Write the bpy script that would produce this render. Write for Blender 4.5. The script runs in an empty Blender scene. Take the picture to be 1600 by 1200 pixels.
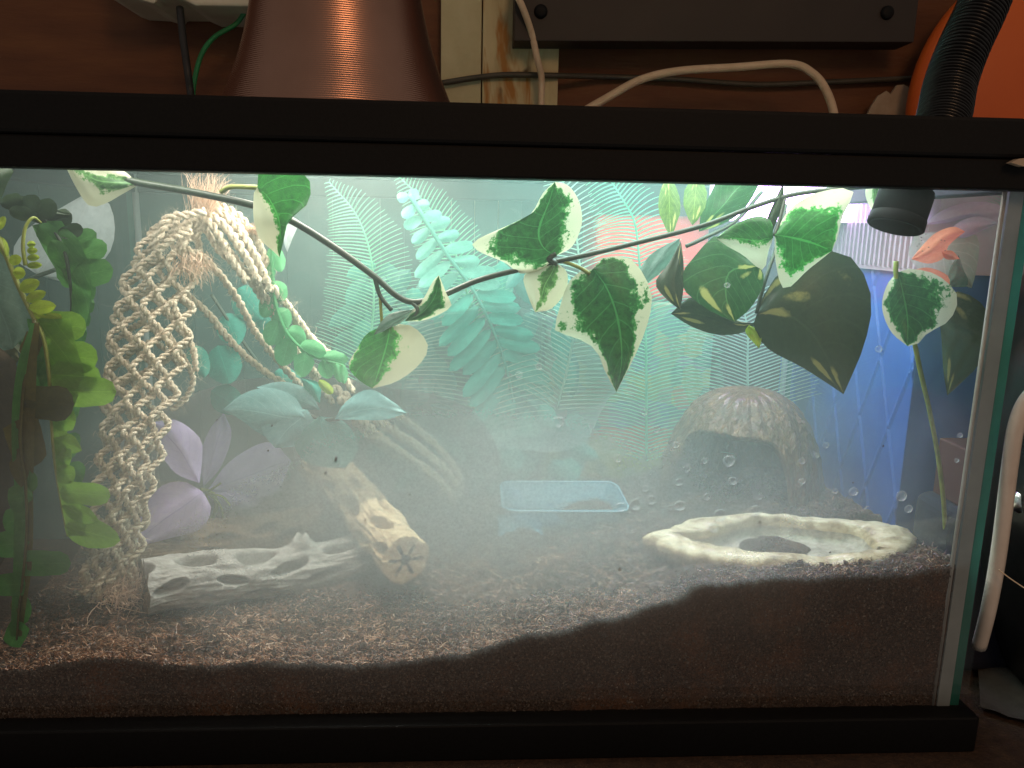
import bpy, math, random
import numpy as np
from mathutils import Vector, Matrix, Euler, noise as mnoise

rng = random.Random(7)
S = bpy.context.scene
COL = S.collection

# ------------------------------------------------------------------ camera
F_PX = 1200.0
CAM_LOC = Vector((-0.00191888, -0.3419297, 0.25884213))
CAM_EUL = Euler((1.3727499, -0.01924121, -0.05115342))
cam_d = bpy.data.cameras.new("camera")
cam = bpy.data.objects.new("camera", cam_d)
COL.objects.link(cam)
cam.location = CAM_LOC
cam.rotation_euler = CAM_EUL
cam_d.sensor_width = 36.0
cam_d.lens = F_PX / 1600.0 * 36.0
cam_d.clip_start = 0.005
cam_d.clip_end = 20
S.camera = cam
CM = CAM_EUL.to_matrix()

# ------------------------------------------------------------------ world and lamps
S.view_settings.view_transform = 'Standard'
S.view_settings.look = 'None'
S.view_settings.exposure = 0.0
S.view_settings.gamma = 1.0
S.render.engine = 'CYCLES'
S.cycles.use_denoising = True
S.cycles.max_bounces = 8
S.cycles.diffuse_bounces = 3
S.cycles.glossy_bounces = 3
S.cycles.transmission_bounces = 6
S.cycles.volume_bounces = 1
S.cycles.transparent_max_bounces = 24
S.cycles.caustics_reflective = False
S.cycles.caustics_refractive = False
S.cycles.sample_clamp_indirect = 4.0

W = bpy.data.worlds.new("World")
S.world = W
W.use_nodes = True
bg = W.node_tree.nodes["Background"]
bg.inputs[0].default_value = (1.0, 0.90, 0.80, 1)
bg.inputs[1].default_value = 0.18


def area_lamp(name, loc, target, size, power, color, size_y=None, spread=180):
    d = bpy.data.lights.new(name, 'AREA')
    d.shape = 'RECTANGLE' if size_y else 'DISK'
    d.size = size
    if size_y:
        d.size_y = size_y
    d.energy = power
    d.color = color
    d.spread = math.radians(spread)
    o = bpy.data.objects.new(name, d)
    COL.objects.link(o)
    o.location = loc
    o.rotation_euler = (Vector(target) - Vector(loc)).to_track_quat('-Z', 'Y').to_euler()
    return o


# heat lamp inside the copper dome, LED bar lying on the lid, added front fill, purple grow lamp, dim warm room lamp
area_lamp("heat_lamp_light", (-0.073, 0.122, 0.318), (-0.073, 0.120, 0), 0.125, 0.94, (1.0, 0.93, 0.82))
area_lamp("led_panel_light", (0.120, 0.140, 0.3125), (0.120, 0.1399, 0), 0.23, 1.12, (0.64, 1.0, 0.92), 0.18)
area_lamp("front_fill_light", (0.0, 0.034, 0.3125), (0.0, 0.0345, 0), 0.47, 0.62, (1.0, 0.97, 0.90), 0.032)  # added fill for the left fern and front soil, no fixture built
area_lamp("grow_light", (0.185, 0.195, 0.30), (0.16, 0.12, 0.05), 0.06, 0.22, (0.86, 0.72, 1.0))
area_lamp("room_light", (0.25, -0.90, 0.85), (0.20, 0.45, 0.35), 0.30, 2.1, (1.0, 0.54, 0.27))


# ------------------------------------------------------------------ pixel ray -> point in the place
def at(u, v, Y):
    d = CM @ Vector(((u - 800) / F_PX, -(v - 600) / F_PX, -1.0))
    t = (Y - CAM_LOC.y) / d.y
    return CAM_LOC + d * t


def atz(u, v, Z):
    d = CM @ Vector(((u - 800) / F_PX, -(v - 600) / F_PX, -1.0))
    t = (Z - CAM_LOC.z) / d.z
    return CAM_LOC + d * t


def pxm(Y):
    """pixels of the photograph per metre at depth Y"""
    return 1.0 / (at(801, 600, Y) - at(800, 600, Y)).length


# ------------------------------------------------------------------ node materials
def new_mat(name):
    m = bpy.data.materials.new(name)
    m.use_nodes = True
    nt = m.node_tree
    for n in list(nt.nodes):
        nt.nodes.remove(n)
    out = nt.nodes.new("ShaderNodeOutputMaterial")
    return m, nt, out


def N(nt, typ, **kw):
    n = nt.nodes.new(typ)
    for k, v in kw.items():
        if k in ("inp",):
            for i, x in v.items():
                n.inputs[i].default_value = x
        else:
            setattr(n, k, v)
    return n


def rgba(c):
    return (c[0], c[1], c[2], 1.0)


def ramp(nt, fac, stops):
    r = nt.nodes.new("ShaderNodeValToRGB")
    e = r.color_ramp.elements
    while len(e) > 1:
        e.remove(e[-1])
    e[0].position = stops[0][0]
    e[0].color = rgba(stops[0][1])
    for p, c in stops[1:]:
        x = e.new(p)
        x.color = rgba(c)
    nt.links.new(fac, r.inputs[0])
    return r.outputs[0]


def noise_node(nt, scale, detail=6, rough=0.6, coord='Object', dist=0.0, stretch=None):
    tc = nt.nodes.new("ShaderNodeTexCoord")
    n = nt.nodes.new("ShaderNodeTexNoise")
    n.inputs["Scale"].default_value = scale
    n.inputs["Detail"].default_value = detail
    n.inputs["Roughness"].default_value = rough
    n.inputs["Distortion"].default_value = dist
    src = tc.outputs[coord]
    if stretch:
        mp = nt.nodes.new("ShaderNodeMapping")
        mp.inputs["Scale"].default_value = stretch
        nt.links.new(src, mp.inputs[0])
        src = mp.outputs[0]
    nt.links.new(src, n.inputs["Vector"])
    return n.outputs["Fac"]


def bump(nt, h, strength=0.4, dist=0.001):
    b = nt.nodes.new("ShaderNodeBump")
    b.inputs["Strength"].default_value = strength
    b.inputs["Distance"].default_value = dist
    nt.links.new(h, b.inputs["Height"])
    return b.outputs[0]


def surf_mat(name, stops, scale=60, rough=0.6, metallic=0.0, bump_s=0.3, bump_d=0.001, stretch=None, translucent=0.0,
             bump_scale=None, spec=0.5, detail=6, coat=0.0):
    """noise-coloured principled surface, optionally partly translucent"""
    m, nt, out = new_mat(name)
    f = noise_node(nt, scale, detail=detail, stretch=stretch)
    col = ramp(nt, f, stops)
    p = nt.nodes.new("ShaderNodeBsdfPrincipled")
    nt.links.new(col, p.inputs["Base Color"])
    p.inputs["Roughness"].default_value = rough
    p.inputs["Metallic"].default_value = metallic
    p.inputs["Specular IOR Level"].default_value = spec
    p.inputs["Coat Weight"].default_value = coat
    if bump_s > 0:
        h = noise_node(nt, bump_scale or scale * 2.5, stretch=stretch)
        nt.links.new(bump(nt, h, bump_s, bump_d), p.inputs["Normal"])
    if translucent > 0:
        t = nt.nodes.new("ShaderNodeBsdfTranslucent")
        nt.links.new(col, t.inputs[0])
        mx = nt.nodes.new("ShaderNodeMixShader")
        mx.inputs[0].default_value = translucent
        nt.links.new(p.outputs[0], mx.inputs[1])
        nt.links.new(t.outputs[0], mx.inputs[2])
        nt.links.new(mx.outputs[0], out.inputs[0])
    else:
        nt.links.new(p.outputs[0], out.inputs[0])
    return m


def math_node(nt, op, a, b=None, clamp=False):
    n = nt.nodes.new("ShaderNodeMath")
    n.operation = op
    n.use_clamp = clamp
    for i, x in enumerate((a, b)):
        if x is None:
            continue
        if isinstance(x, (int, float)):
            n.inputs[i].default_value = x
        else:
            nt.links.new(x, n.inputs[i])
    return n.outputs[0]


def mix_col(nt, fac, a, b):
    n = nt.nodes.new("ShaderNodeMix")
    n.data_type = 'RGBA'
    nt.links.new(fac, n.inputs[0])
    for i, x in ((6, a), (7, b)):
        if isinstance(x, tuple):
            n.inputs[i].default_value = rgba(x)
        else:
            nt.links.new(x, n.inputs[i])
    return n.outputs[2]


def leaf_mat(name, dark, light, margin=None, edge=0.62, rough_edge=0.5, side=0.0, spots=None, transl=0.35, gloss=0.38,
             vein=None, vein_amt=0.5):
    """a printed fabric leaf: UV x runs base to tip, UV y across (0.5 on the midrib)"""
    m, nt, out = new_mat(name)
    uv = nt.nodes.new("ShaderNodeUVMap")
    sep = nt.nodes.new("ShaderNodeSeparateXYZ")
    nt.links.new(uv.outputs[0], sep.inputs[0])
    s, t = sep.outputs[0], sep.outputs[1]
    tt = math_node(nt, 'SUBTRACT', t, 0.5 + side * 0.5)
    at_ = math_node(nt, 'MULTIPLY', math_node(nt, 'ABSOLUTE', tt), 2.0)
    big = noise_node(nt, 55, 8, 0.72)
    fine = noise_node(nt, 330, 6, 0.75)
    green = ramp(nt, fine, [(0.25, dark), (0.75, light)])
    # veins
    v1 = math_node(nt, 'LESS_THAN', math_node(nt, 'ABSOLUTE', math_node(nt, 'SUBTRACT', t, 0.5)), 0.011)
    ph = math_node(nt, 'SUBTRACT', math_node(nt, 'MULTIPLY', s, 7.0), math_node(nt, 'MULTIPLY', math_node(nt, 'ABSOLUTE', math_node(nt, 'SUBTRACT', t, 0.5)), 5.0))
    v2 = math_node(nt, 'LESS_THAN', math_node(nt, 'FRACT', ph), 0.07)
    vv = math_node(nt, 'MAXIMUM', v1, math_node(nt, 'MULTIPLY', v2, 0.55))
    vc = vein or tuple(min(1, 2.2 * c + 0.02) for c in light)
    green = mix_col(nt, math_node(nt, 'MULTIPLY', vv, vein_amt), green, vc)
    col = green
    if margin:
        d = math_node(nt, 'ADD', at_, math_node(nt, 'MULTIPLY', math_node(nt, 'SUBTRACT', big, 0.5), rough_edge * 3.2))
        d = math_node(nt, 'ADD', d, math_node(nt, 'MULTIPLY', math_node(nt, 'SUBTRACT', fine, 0.5), 0.8))
        d = math_node(nt, 'ADD', d, math_node(nt, 'MULTIPLY', math_node(nt, 'MULTIPLY', s, s), 0.12))
        fac = math_node(nt, 'MULTIPLY', math_node(nt, 'SUBTRACT', d, edge), 14.0, clamp=True)
        rim_ = math_node(nt, 'MULTIPLY', math_node(nt, 'SUBTRACT', d, edge - 0.16), 6.0, clamp=True)
        col = mix_col(nt, rim_, col, tuple(min(1, 1.7 * c) for c in light))
        col = mix_col(nt, fac, col, margin)
    if spots:
        vo = nt.nodes.new("ShaderNodeTexVoronoi")
        vo.inputs["Scale"].default_value = 1.0
        mp = nt.nodes.new("ShaderNodeMapping")
        mp.inputs["Scale"].default_value = (2.6, 4.6, 1)
        nt.links.new(uv.outputs[0], mp.inputs[0])
        nt.links.new(mp.outputs[0], vo.inputs["Vector"])
        dd = math_node(nt, 'ADD', vo.outputs["Distance"], math_node(nt, 'MULTIPLY', math_node(nt, 'SUBTRACT', fine, 0.5), 0.25))
        sf = math_node(nt, 'MULTIPLY', math_node(nt, 'SUBTRACT', 0.36, dd), 9.0, clamp=True)
        col = mix_col(nt, sf, col, spots)
    p = nt.nodes.new("ShaderNodeBsdfPrincipled")
    p.inputs["Roughness"].default_value = gloss
    nt.links.new(col, p.inputs["Base Color"])
    h = math_node(nt, 'SUBTRACT', noise_node(nt, 500, 3), math_node(nt, 'MULTIPLY', vv, 1.5))
    nt.links.new(bump(nt, h, 0.35, 0.0004), p.inputs["Normal"])
    tr = nt.nodes.new("ShaderNodeBsdfTranslucent")
    nt.links.new(col, tr.inputs[0])
    mx = nt.nodes.new("ShaderNodeMixShader")
    mx.inputs[0].default_value = transl
    nt.links.new(p.outputs[0], mx.inputs[1])
    nt.links.new(tr.outputs[0], mx.inputs[2])
    nt.links.new(mx.outputs[0], out.inputs[0])
    return m


M = {}
CREAM = (0.62, 0.66, 0.46)
M['ivy'] = leaf_mat("ivy_leaf", (0.006, 0.035, 0.012), (0.03, 0.16, 0.035), CREAM, 0.74, 0.62)
M['ivy_bright'] = leaf_mat("bright_ivy_leaf", (0.012, 0.10, 0.02), (0.04, 0.28, 0.045), CREAM, 0.74, 0.55)
M['ivy_left'] = leaf_mat("off_centre_ivy_leaf", (0.010, 0.10, 0.018), (0.04, 0.30, 0.045), CREAM, 0.70, 0.40, side=-0.38)
M['ivy_side'] = leaf_mat("one_sided_ivy_leaf", (0.010, 0.06, 0.018), (0.03, 0.20, 0.03), CREAM, 0.72, 0.45, side=0.45)
M['ivy_pale'] = leaf_mat("pale_ivy_leaf", (0.03, 0.10, 0.03), (0.10, 0.24, 0.07), CREAM, 0.36, 0.8)
M['pothos'] = leaf_mat("pothos_leaf", (0.015, 0.062, 0.020), (0.035, 0.14, 0.035), None, spots=(0.42, 0.46, 0.14))
M['pothos_dark'] = leaf_mat("dark_pothos_leaf", (0.016, 0.027, 0.012), (0.032, 0.052, 0.020), None, spots=(0.24, 0.23, 0.07), transl=0.2, vein_amt=0.15)
M['lance'] = leaf_mat("lance_leaf", (0.05, 0.12, 0.03), (0.16, 0.28, 0.06), None, spots=(0.45, 0.48, 0.16))
M['grey_leaf'] = leaf_mat("grey_green_leaf", (0.08, 0.15, 0.11), (0.15, 0.25, 0.19), None, transl=0.5, vein_amt=0.15)
M['brown_leaf'] = leaf_mat('dark_brown_leaf', (0.030, 0.022, 0.012), (0.055, 0.040, 0.020), None, transl=0.15, vein_amt=0.15)
M['pale_leaf'] = leaf_mat("pale_frosted_leaf", (0.42, 0.50, 0.50), (0.58, 0.66, 0.66), None, transl=0.5, vein_amt=0.1)
M['fern_bright'] = leaf_mat("bright_fern_leaf", (0.15, 0.32, 0.03), (0.23, 0.44, 0.055), None, transl=0.5, vein_amt=0.2, gloss=0.5)
M['fern_mid'] = leaf_mat("mid_fern_leaf", (0.05, 0.18, 0.04), (0.09, 0.27, 0.06), None, transl=0.45, vein_amt=0.2, gloss=0.5)
M['fern_dark'] = leaf_mat("dark_fern_leaf", (0.012, 0.035, 0.010), (0.028, 0.06, 0.014), None, transl=0.25, vein_amt=0.1, gloss=0.5)
M['fern_olive'] = leaf_mat("olive_fern_leaf", (0.06, 0.06, 0.012), (0.13, 0.11, 0.02), None, transl=0.3, vein_amt=0.1, gloss=0.5)
M['olive_dark'] = leaf_mat('dark_olive_fern_leaf', (0.045, 0.048, 0.014), (0.085, 0.085, 0.022), None, transl=0.3, vein_amt=0.1, gloss=0.5)
M['fern_yellow'] = leaf_mat("yellow_fern_leaf", (0.26, 0.38, 0.015), (0.42, 0.55, 0.04), None, transl=0.4, vein_amt=0.2, gloss=0.5)
M['turq_leaf'] = leaf_mat("turquoise_fern_leaf", (0.10, 0.38, 0.30), (0.18, 0.52, 0.42), None, transl=0.5, vein_amt=0.2, gloss=0.5)
M['teal_leaf'] = leaf_mat("teal_fern_leaf", (0.03, 0.30, 0.23), (0.05, 0.42, 0.32), None, transl=0.4, vein_amt=0.2, gloss=0.5)
M['green_frond'] = leaf_mat("green_frond_leaf", (0.08, 0.36, 0.14), (0.13, 0.48, 0.20), None, transl=0.5, vein_amt=0.2, gloss=0.5)
M['blue_leaf'] = leaf_mat("blue_green_leaf", (0.13, 0.33, 0.33), (0.25, 0.48, 0.48), None, transl=0.45, vein_amt=0.25, gloss=0.4)
M['deep_leaf'] = leaf_mat("deep_teal_leaf", (0.02, 0.17, 0.14), (0.04, 0.26, 0.22), None, transl=0.3, vein_amt=0.2, gloss=0.4)
M['comb'] = surf_mat("comb_fern_plastic", [(0.3, (0.10, 0.42, 0.24)), (0.7, (0.22, 0.62, 0.40))], 80, 0.35, bump_s=0, translucent=0.45)
M['comb_pale'] = surf_mat("pale_comb_fern_plastic", [(0.3, (0.30, 0.46, 0.36)), (0.7, (0.45, 0.62, 0.50))], 80, 0.3, bump_s=0, translucent=0.45)
M['purple'] = leaf_mat("purple_petal", (0.68, 0.54, 0.94), (0.80, 0.68, 0.97), None, transl=0.45, vein=(0.30, 0.18, 0.62), vein_amt=0.35, gloss=0.7)
M['salmon'] = leaf_mat("salmon_petal", (0.85, 0.22, 0.12), (0.95, 0.36, 0.22), None, spots=None, transl=0.4, vein_amt=0.1, gloss=0.7)
M['lavender'] = leaf_mat("lavender_petal", (0.62, 0.45, 0.68), (0.78, 0.62, 0.82), None, transl=0.45, vein_amt=0.1, gloss=0.6)
M['mesh_leaf'] = leaf_mat("sheer_mesh_leaf", (0.35, 0.42, 0.36), (0.5, 0.56, 0.46), None, transl=0.55, vein_amt=0.4, gloss=0.5)
M['stem'] = surf_mat("vine_stem_plastic", [(0.3, (0.018, 0.030, 0.016)), (0.7, (0.040, 0.062, 0.034))], 120, 0.35, bump_s=0.3)
M['stem_yellow'] = surf_mat("yellow_stem_plastic", [(0.3, (0.16, 0.20, 0.03)), (0.7, (0.30, 0.34, 0.06))], 120, 0.4, bump_s=0.3)
M['rope'] = surf_mat("jute_rope", [(0.25, (0.36, 0.26, 0.17)), (0.5, (0.66, 0.56, 0.42)), (0.8, (0.82, 0.74, 0.60))], 420, 0.85, bump_s=0.9, bump_d=0.0015, bump_scale=900, spec=0.1)
M['fray'] = surf_mat("frayed_jute", [(0.3, (0.55, 0.36, 0.24)), (0.7, (0.78, 0.60, 0.45))], 400, 0.85, bump_s=0, spec=0.1, translucent=0.2)
M['wood_grey'] = surf_mat("weathered_cactus_wood", [(0.25, (0.16, 0.14, 0.12)), (0.5, (0.33, 0.31, 0.28)), (0.8, (0.52, 0.50, 0.47))], 260, 0.75, bump_s=0.8, bump_d=0.0012, stretch=(0.22, 1, 1), bump_scale=500)
M['wood_tan'] = surf_mat("tan_cactus_wood", [(0.25, (0.20, 0.13, 0.07)), (0.5, (0.42, 0.31, 0.18)), (0.8, (0.60, 0.48, 0.31))], 240, 0.8, bump_s=0.7, bump_d=0.001, stretch=(0.25, 1, 1), bump_scale=500)
M['wood_cut'] = surf_mat("sawn_wood_end", [(0.3, (0.62, 0.44, 0.27)), (0.7, (0.78, 0.60, 0.40))], 300, 0.8, bump_s=0.3)
M['wood_dark'] = surf_mat("dark_cactus_wood", [(0.25, (0.09, 0.055, 0.03)), (0.55, (0.22, 0.14, 0.075)), (0.8, (0.42, 0.30, 0.17))], 230, 0.8, bump_s=0.8, bump_d=0.0012, stretch=(0.25, 1, 1), bump_scale=500)
M['hole'] = surf_mat('shaded_star_hole', [(0.3, (0.03, 0.02, 0.014)), (0.7, (0.06, 0.04, 0.028))], 200, 0.9, bump_s=0.2)
M['black'] = surf_mat("black_plastic", [(0.3, (0.0025, 0.0025, 0.0025)), (0.7, (0.005, 0.005, 0.005))], 600, 0.6, spec=0.2, bump_s=0.25, bump_d=0.0003, bump_scale=1500)
M['backing'] = surf_mat('added_dark_board', [(0.3, (0.015, 0.055, 0.049)), (0.7, (0.03, 0.09, 0.08))], 9, 0.75, bump_s=0.2)
M['black_matt'] = surf_mat("matt_black_rubber", [(0.3, (0.003, 0.0035, 0.0035)), (0.7, (0.006, 0.007, 0.007))], 300, 0.7, bump_s=0.15, bump_d=0.0003, spec=0.08)
M['hose'] = surf_mat("black_hose_plastic", [(0.3, (0.006, 0.006, 0.006)), (0.7, (0.012, 0.011, 0.011))], 300, 0.28, bump_s=0.1, bump_d=0.0003)
M['bowl'] = surf_mat("cream_resin", [(0.28, (0.17, 0.11, 0.06)), (0.42, (0.42, 0.32, 0.19)), (0.58, (0.64, 0.53, 0.36)), (0.8, (0.74, 0.64, 0.47))], 110, 0.5, bump_s=0.6, bump_d=0.002, bump_scale=170, coat=0.2)
M['bowl_dirty'] = surf_mat('soil_stained_resin', [(0.3, (0.20, 0.16, 0.12)), (0.5, (0.38, 0.33, 0.26)), (0.75, (0.52, 0.46, 0.37))], 90, 0.45, bump_s=0.6, bump_d=0.002, bump_scale=260)
M['bowl_side'] = surf_mat('tan_resin_side', [(0.3, (0.26, 0.18, 0.11)), (0.55, (0.46, 0.36, 0.24)), (0.8, (0.62, 0.53, 0.39))], 110, 0.6, bump_s=0.7, bump_d=0.002, bump_scale=240)
M['dish_rim'] = surf_mat('pale_blue_plastic_rim', [(0.3, (0.20, 0.42, 0.54)), (0.7, (0.34, 0.56, 0.66))], 120, 0.2, bump_s=0.2, translucent=0.3)
M['hide'] = surf_mat("bronze_coconut_shell", [(0.3, (0.055, 0.022, 0.007)), (0.6, (0.13, 0.058, 0.019)), (0.85, (0.34, 0.19, 0.07))], 150, 0.30, metallic=0.0, bump_s=1.0, bump_d=0.005, bump_scale=260, stretch=(1, 1, 0.5), coat=0.25)
M['white_plastic'] = surf_mat("aged_white_plastic", [(0.3, (0.62, 0.58, 0.44)), (0.7, (0.78, 0.74, 0.60))], 30, 0.5, bump_s=0.1)
M['lid_white'] = surf_mat("white_ribbed_plastic", [(0.3, (0.46, 0.38, 0.42)), (0.7, (0.56, 0.47, 0.51))], 30, 0.4, bump_s=0.1, translucent=0.3)
M['cable_white'] = surf_mat("cream_cable", [(0.3, (0.55, 0.40, 0.26)), (0.7, (0.70, 0.52, 0.36))], 60, 0.45, bump_s=0.1)
M['cable_pale'] = surf_mat('pale_flat_cable', [(0.3, (0.62, 0.54, 0.46)), (0.7, (0.74, 0.66, 0.58))], 60, 0.45, bump_s=0.1)
M['cable_black'] = surf_mat("black_cable", [(0.3, (0.010, 0.010, 0.010)), (0.7, (0.022, 0.02, 0.02))], 60, 0.5, bump_s=0.1)
M['cable_grey'] = surf_mat("grey_cable", [(0.3, (0.045, 0.04, 0.03)), (0.7, (0.08, 0.07, 0.05))], 60, 0.5, bump_s=0.1)
M['cable_green'] = surf_mat("green_cable", [(0.3, (0.01, 0.16, 0.05)), (0.7, (0.02, 0.24, 0.08))], 60, 0.45, bump_s=0.1)
M['plywood'] = surf_mat("stained_plywood", [(0.25, (0.085, 0.028, 0.011)), (0.5, (0.14, 0.050, 0.018)), (0.8, (0.20, 0.078, 0.026))], 7, 0.7, bump_s=0.3, bump_d=0.002, stretch=(1, 1, 6), bump_scale=40)
M['dark_board'] = surf_mat("dark_painted_board", [(0.3, (0.018, 0.012, 0.009)), (0.7, (0.028, 0.019, 0.014))], 14, 0.6, bump_s=0.2)
M['orange'] = surf_mat("orange_plastic", [(0.3, (0.66, 0.115, 0.014)), (0.7, (0.74, 0.14, 0.018))], 9, 0.55, bump_s=0.15, bump_d=0.0005, bump_scale=300)
M['pale_paper'] = surf_mat("torn_grey_paper", [(0.3, (0.34, 0.26, 0.18)), (0.7, (0.48, 0.38, 0.28))], 50, 0.85, bump_s=0.4)
M['table'] = surf_mat("worn_table_top", [(0.25, (0.025, 0.012, 0.007)), (0.6, (0.065, 0.034, 0.017)), (0.8, (0.13, 0.07, 0.035))], 160, 0.9, bump_s=0.9, bump_d=0.003, bump_scale=500, detail=9)
M['grey_cloth'] = surf_mat("grey_cloth", [(0.3, (0.04, 0.033, 0.027)), (0.7, (0.065, 0.055, 0.045))], 160, 0.95, bump_s=0.5, bump_scale=700)
M['blue_bin'] = surf_mat("blue_translucent_plastic", [(0.3, (0.028, 0.11, 0.46)), (0.7, (0.05, 0.16, 0.56))], 25, 0.3, bump_s=0.1, translucent=0.3)
M['navy'] = surf_mat("navy_fabric", [(0.3, (0.005, 0.007, 0.018)), (0.7, (0.008, 0.012, 0.032))], 120, 0.9, bump_s=0.4)
M['red_box'] = surf_mat("red_orange_card", [(0.3, (0.74, 0.035, 0.018)), (0.7, (0.82, 0.055, 0.028))], 12, 0.6, bump_s=0.05)
M['red_dark'] = surf_mat("dull_red_card", [(0.3, (0.055, 0.014, 0.011)), (0.7, (0.075, 0.02, 0.015))], 20, 0.6, bump_s=0.05)
M['chrome'] = surf_mat("chrome_metal", [(0.3, (0.6, 0.6, 0.62)), (0.7, (0.75, 0.75, 0.78))], 20, 0.15, metallic=1.0, bump_s=0)
M['speck'] = surf_mat("dark_soil_speck", [(0.3, (0.02, 0.010, 0.006)), (0.7, (0.05, 0.02, 0.012))], 600, 0.7, bump_s=0)
M['soil_front_lift'] = surf_mat('lightened_front_soil', [(0.3, (0.035, 0.029, 0.024)), (0.55, (0.105, 0.088, 0.072)), (0.75, (0.24, 0.20, 0.16))], 800, 0.6, bump_s=0.4, bump_d=0.0006)  # paler than the soil, its colour lifts the dim front face
M['fleck'] = surf_mat('pale_fibre_fleck', [(0.35, (0.14, 0.09, 0.06)), (0.65, (0.50, 0.42, 0.32))], 700, 0.5, bump_s=0)
M['silicone'] = surf_mat("clear_silicone", [(0.3, (0.30, 0.35, 0.35)), (0.7, (0.38, 0.43, 0.43))], 60, 0.4, bump_s=0.2, translucent=0.4)
M['seam'] = surf_mat("warm_silicone", [(0.3, (0.36, 0.35, 0.32)), (0.7, (0.46, 0.44, 0.40))], 60, 0.4, bump_s=0.2, translucent=0.4)
M['glass_edge'] = surf_mat("green_glass_edge", [(0.3, (0.02, 0.15, 0.11)), (0.7, (0.035, 0.21, 0.155))], 30, 0.2, bump_s=0, translucent=0.4)


def glass_mat(name, film=None, tint=(1, 1, 1)):
    """thin pane: clear, a faint reflection, and (film) the condensation fogging its inner face"""
    m, nt, out = new_mat(name)
    tr = N(nt, "ShaderNodeBsdfTransparent")
    tr.inputs[0].default_value = rgba(tint)
    gl = N(nt, "ShaderNodeBsdfGlossy")
    gl.inputs["Roughness"].default_value = 0.02
    ge = N(nt, "ShaderNodeNewGeometry")
    dt = N(nt, "ShaderNodeVectorMath", operation='DOT_PRODUCT')
    nt.links.new(ge.outputs["Incoming"], dt.inputs[0])
    nt.links.new(ge.outputs["Normal"], dt.inputs[1])
    inv = math_node(nt, 'SUBTRACT', 1.0, math_node(nt, 'ABSOLUTE', dt.outputs["Value"]), clamp=True)
    fr_ = math_node(nt, 'ADD', math_node(nt, 'MULTIPLY', math_node(nt, 'POWER', inv, 5.0), 0.9), 0.02)
    mx = N(nt, "ShaderNodeMixShader")
    nt.links.new(fr_, mx.inputs[0])
    nt.links.new(tr.outputs[0], mx.inputs[1])
    nt.links.new(gl.outputs[0], mx.inputs[2])
    last = mx.outputs[0]
    if film:
        geo = N(nt, "ShaderNodeNewGeometry")
        vm = N(nt, "ShaderNodeVectorMath", operation='SUBTRACT')
        vm.inputs[1].default_value = film['c']
        nt.links.new(geo.outputs["Position"], vm.inputs[0])
        vs = N(nt, "ShaderNodeVectorMath", operation='DIVIDE')
        vs.inputs[1].default_value = film['r']
        nt.links.new(vm.outputs[0], vs.inputs[0])
        ln = N(nt, "ShaderNodeVectorMath", operation='LENGTH')
        nt.links.new(vs.outputs[0], ln.inputs[0])
        wob = math_node(nt, 'MULTIPLY', math_node(nt, 'SUBTRACT', noise_node(nt, 9, 4, 0.55), 0.5), 0.9)
        d = math_node(nt, 'ADD', ln.outputs["Value"], wob)
        sm = N(nt, "ShaderNodeMapRange")
        sm.interpolation_type = 'SMOOTHSTEP'
        sm.inputs[1].default_value = 1.25
        sm.inputs[2].default_value = 0.0
        sm.inputs[3].default_value = film['lo']
        sm.inputs[4].default_value = film['hi']
        nt.links.new(d, sm.inputs[0])
        grain = math_node(nt, 'ADD', math_node(nt, 'MULTIPLY', noise_node(nt, 900, 3, 0.7), 0.5), 0.75)
        fac = math_node(nt, 'MULTIPLY', sm.outputs[0], grain, clamp=True)
        tl = N(nt, "ShaderNodeBsdfTranslucent")
        tl.inputs[0].default_value = (0.93, 0.94, 0.94, 1)
        df = N(nt, "ShaderNodeBsdfDiffuse")
        df.inputs[0].default_value = (0.80, 0.82, 0.80, 1)
        m3 = N(nt, "ShaderNodeMixShader")
        m3.inputs[0].default_value = 0.38
        nt.links.new(tl.outputs[0], m3.inputs[1])
        nt.links.new(df.outputs[0], m3.inputs[2])
        m2 = N(nt, "ShaderNodeMixShader")
        nt.links.new(fac, m2.inputs[0])
        nt.links.new(last, m2.inputs[1])
        nt.links.new(m3.outputs[0], m2.inputs[2])
        last = m2.outputs[0]
    nt.links.new(last, out.inputs[0])
    return m


M['glass'] = glass_mat("clear_glass")
M['glass_front'] = glass_mat("front_glass", dict(c=(0.005, 0.005, 0.124), r=(0.235, 1.0, 0.080), lo=0.012, hi=0.45))


def soil_mat():
    m, nt, out = new_mat("damp_coco_soil")
    f1 = noise_node(nt, 900, 6, 0.75)
    f2 = noise_node(nt, 30, 5, 0.6)
    base = ramp(nt, f1, [(0.30, (0.024, 0.017, 0.013)), (0.50, (0.072, 0.048, 0.035)), (0.62, (0.17, 0.112, 0.078)), (0.74, (0.55, 0.43, 0.32))])
    dry = ramp(nt, f1, [(0.30, (0.05, 0.022, 0.012)), (0.52, (0.17, 0.08, 0.04)), (0.75, (0.36, 0.19, 0.10))])
    fac = math_node(nt, 'MULTIPLY', math_node(nt, 'SUBTRACT', f2, 0.5), 5.0, clamp=True)
    col = mix_col(nt, fac, base, dry)
    p = N(nt, "ShaderNodeBsdfPrincipled")
    nt.links.new(col, p.inputs["Base Color"])
    rg = ramp(nt, noise_node(nt, 1100, 3), [(0.4, (0.22, 0.22, 0.22)), (0.6, (0.75, 0.75, 0.75))])
    nt.links.new(rg, p.inputs["Roughness"])
    nt.links.new(bump(nt, noise_node(nt, 1300, 4, 0.7), 1.0, 0.0025), p.inputs["Normal"])
    nt.links.new(p.outputs[0], out.inputs[0])
    return m


M['soil'] = soil_mat()


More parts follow.
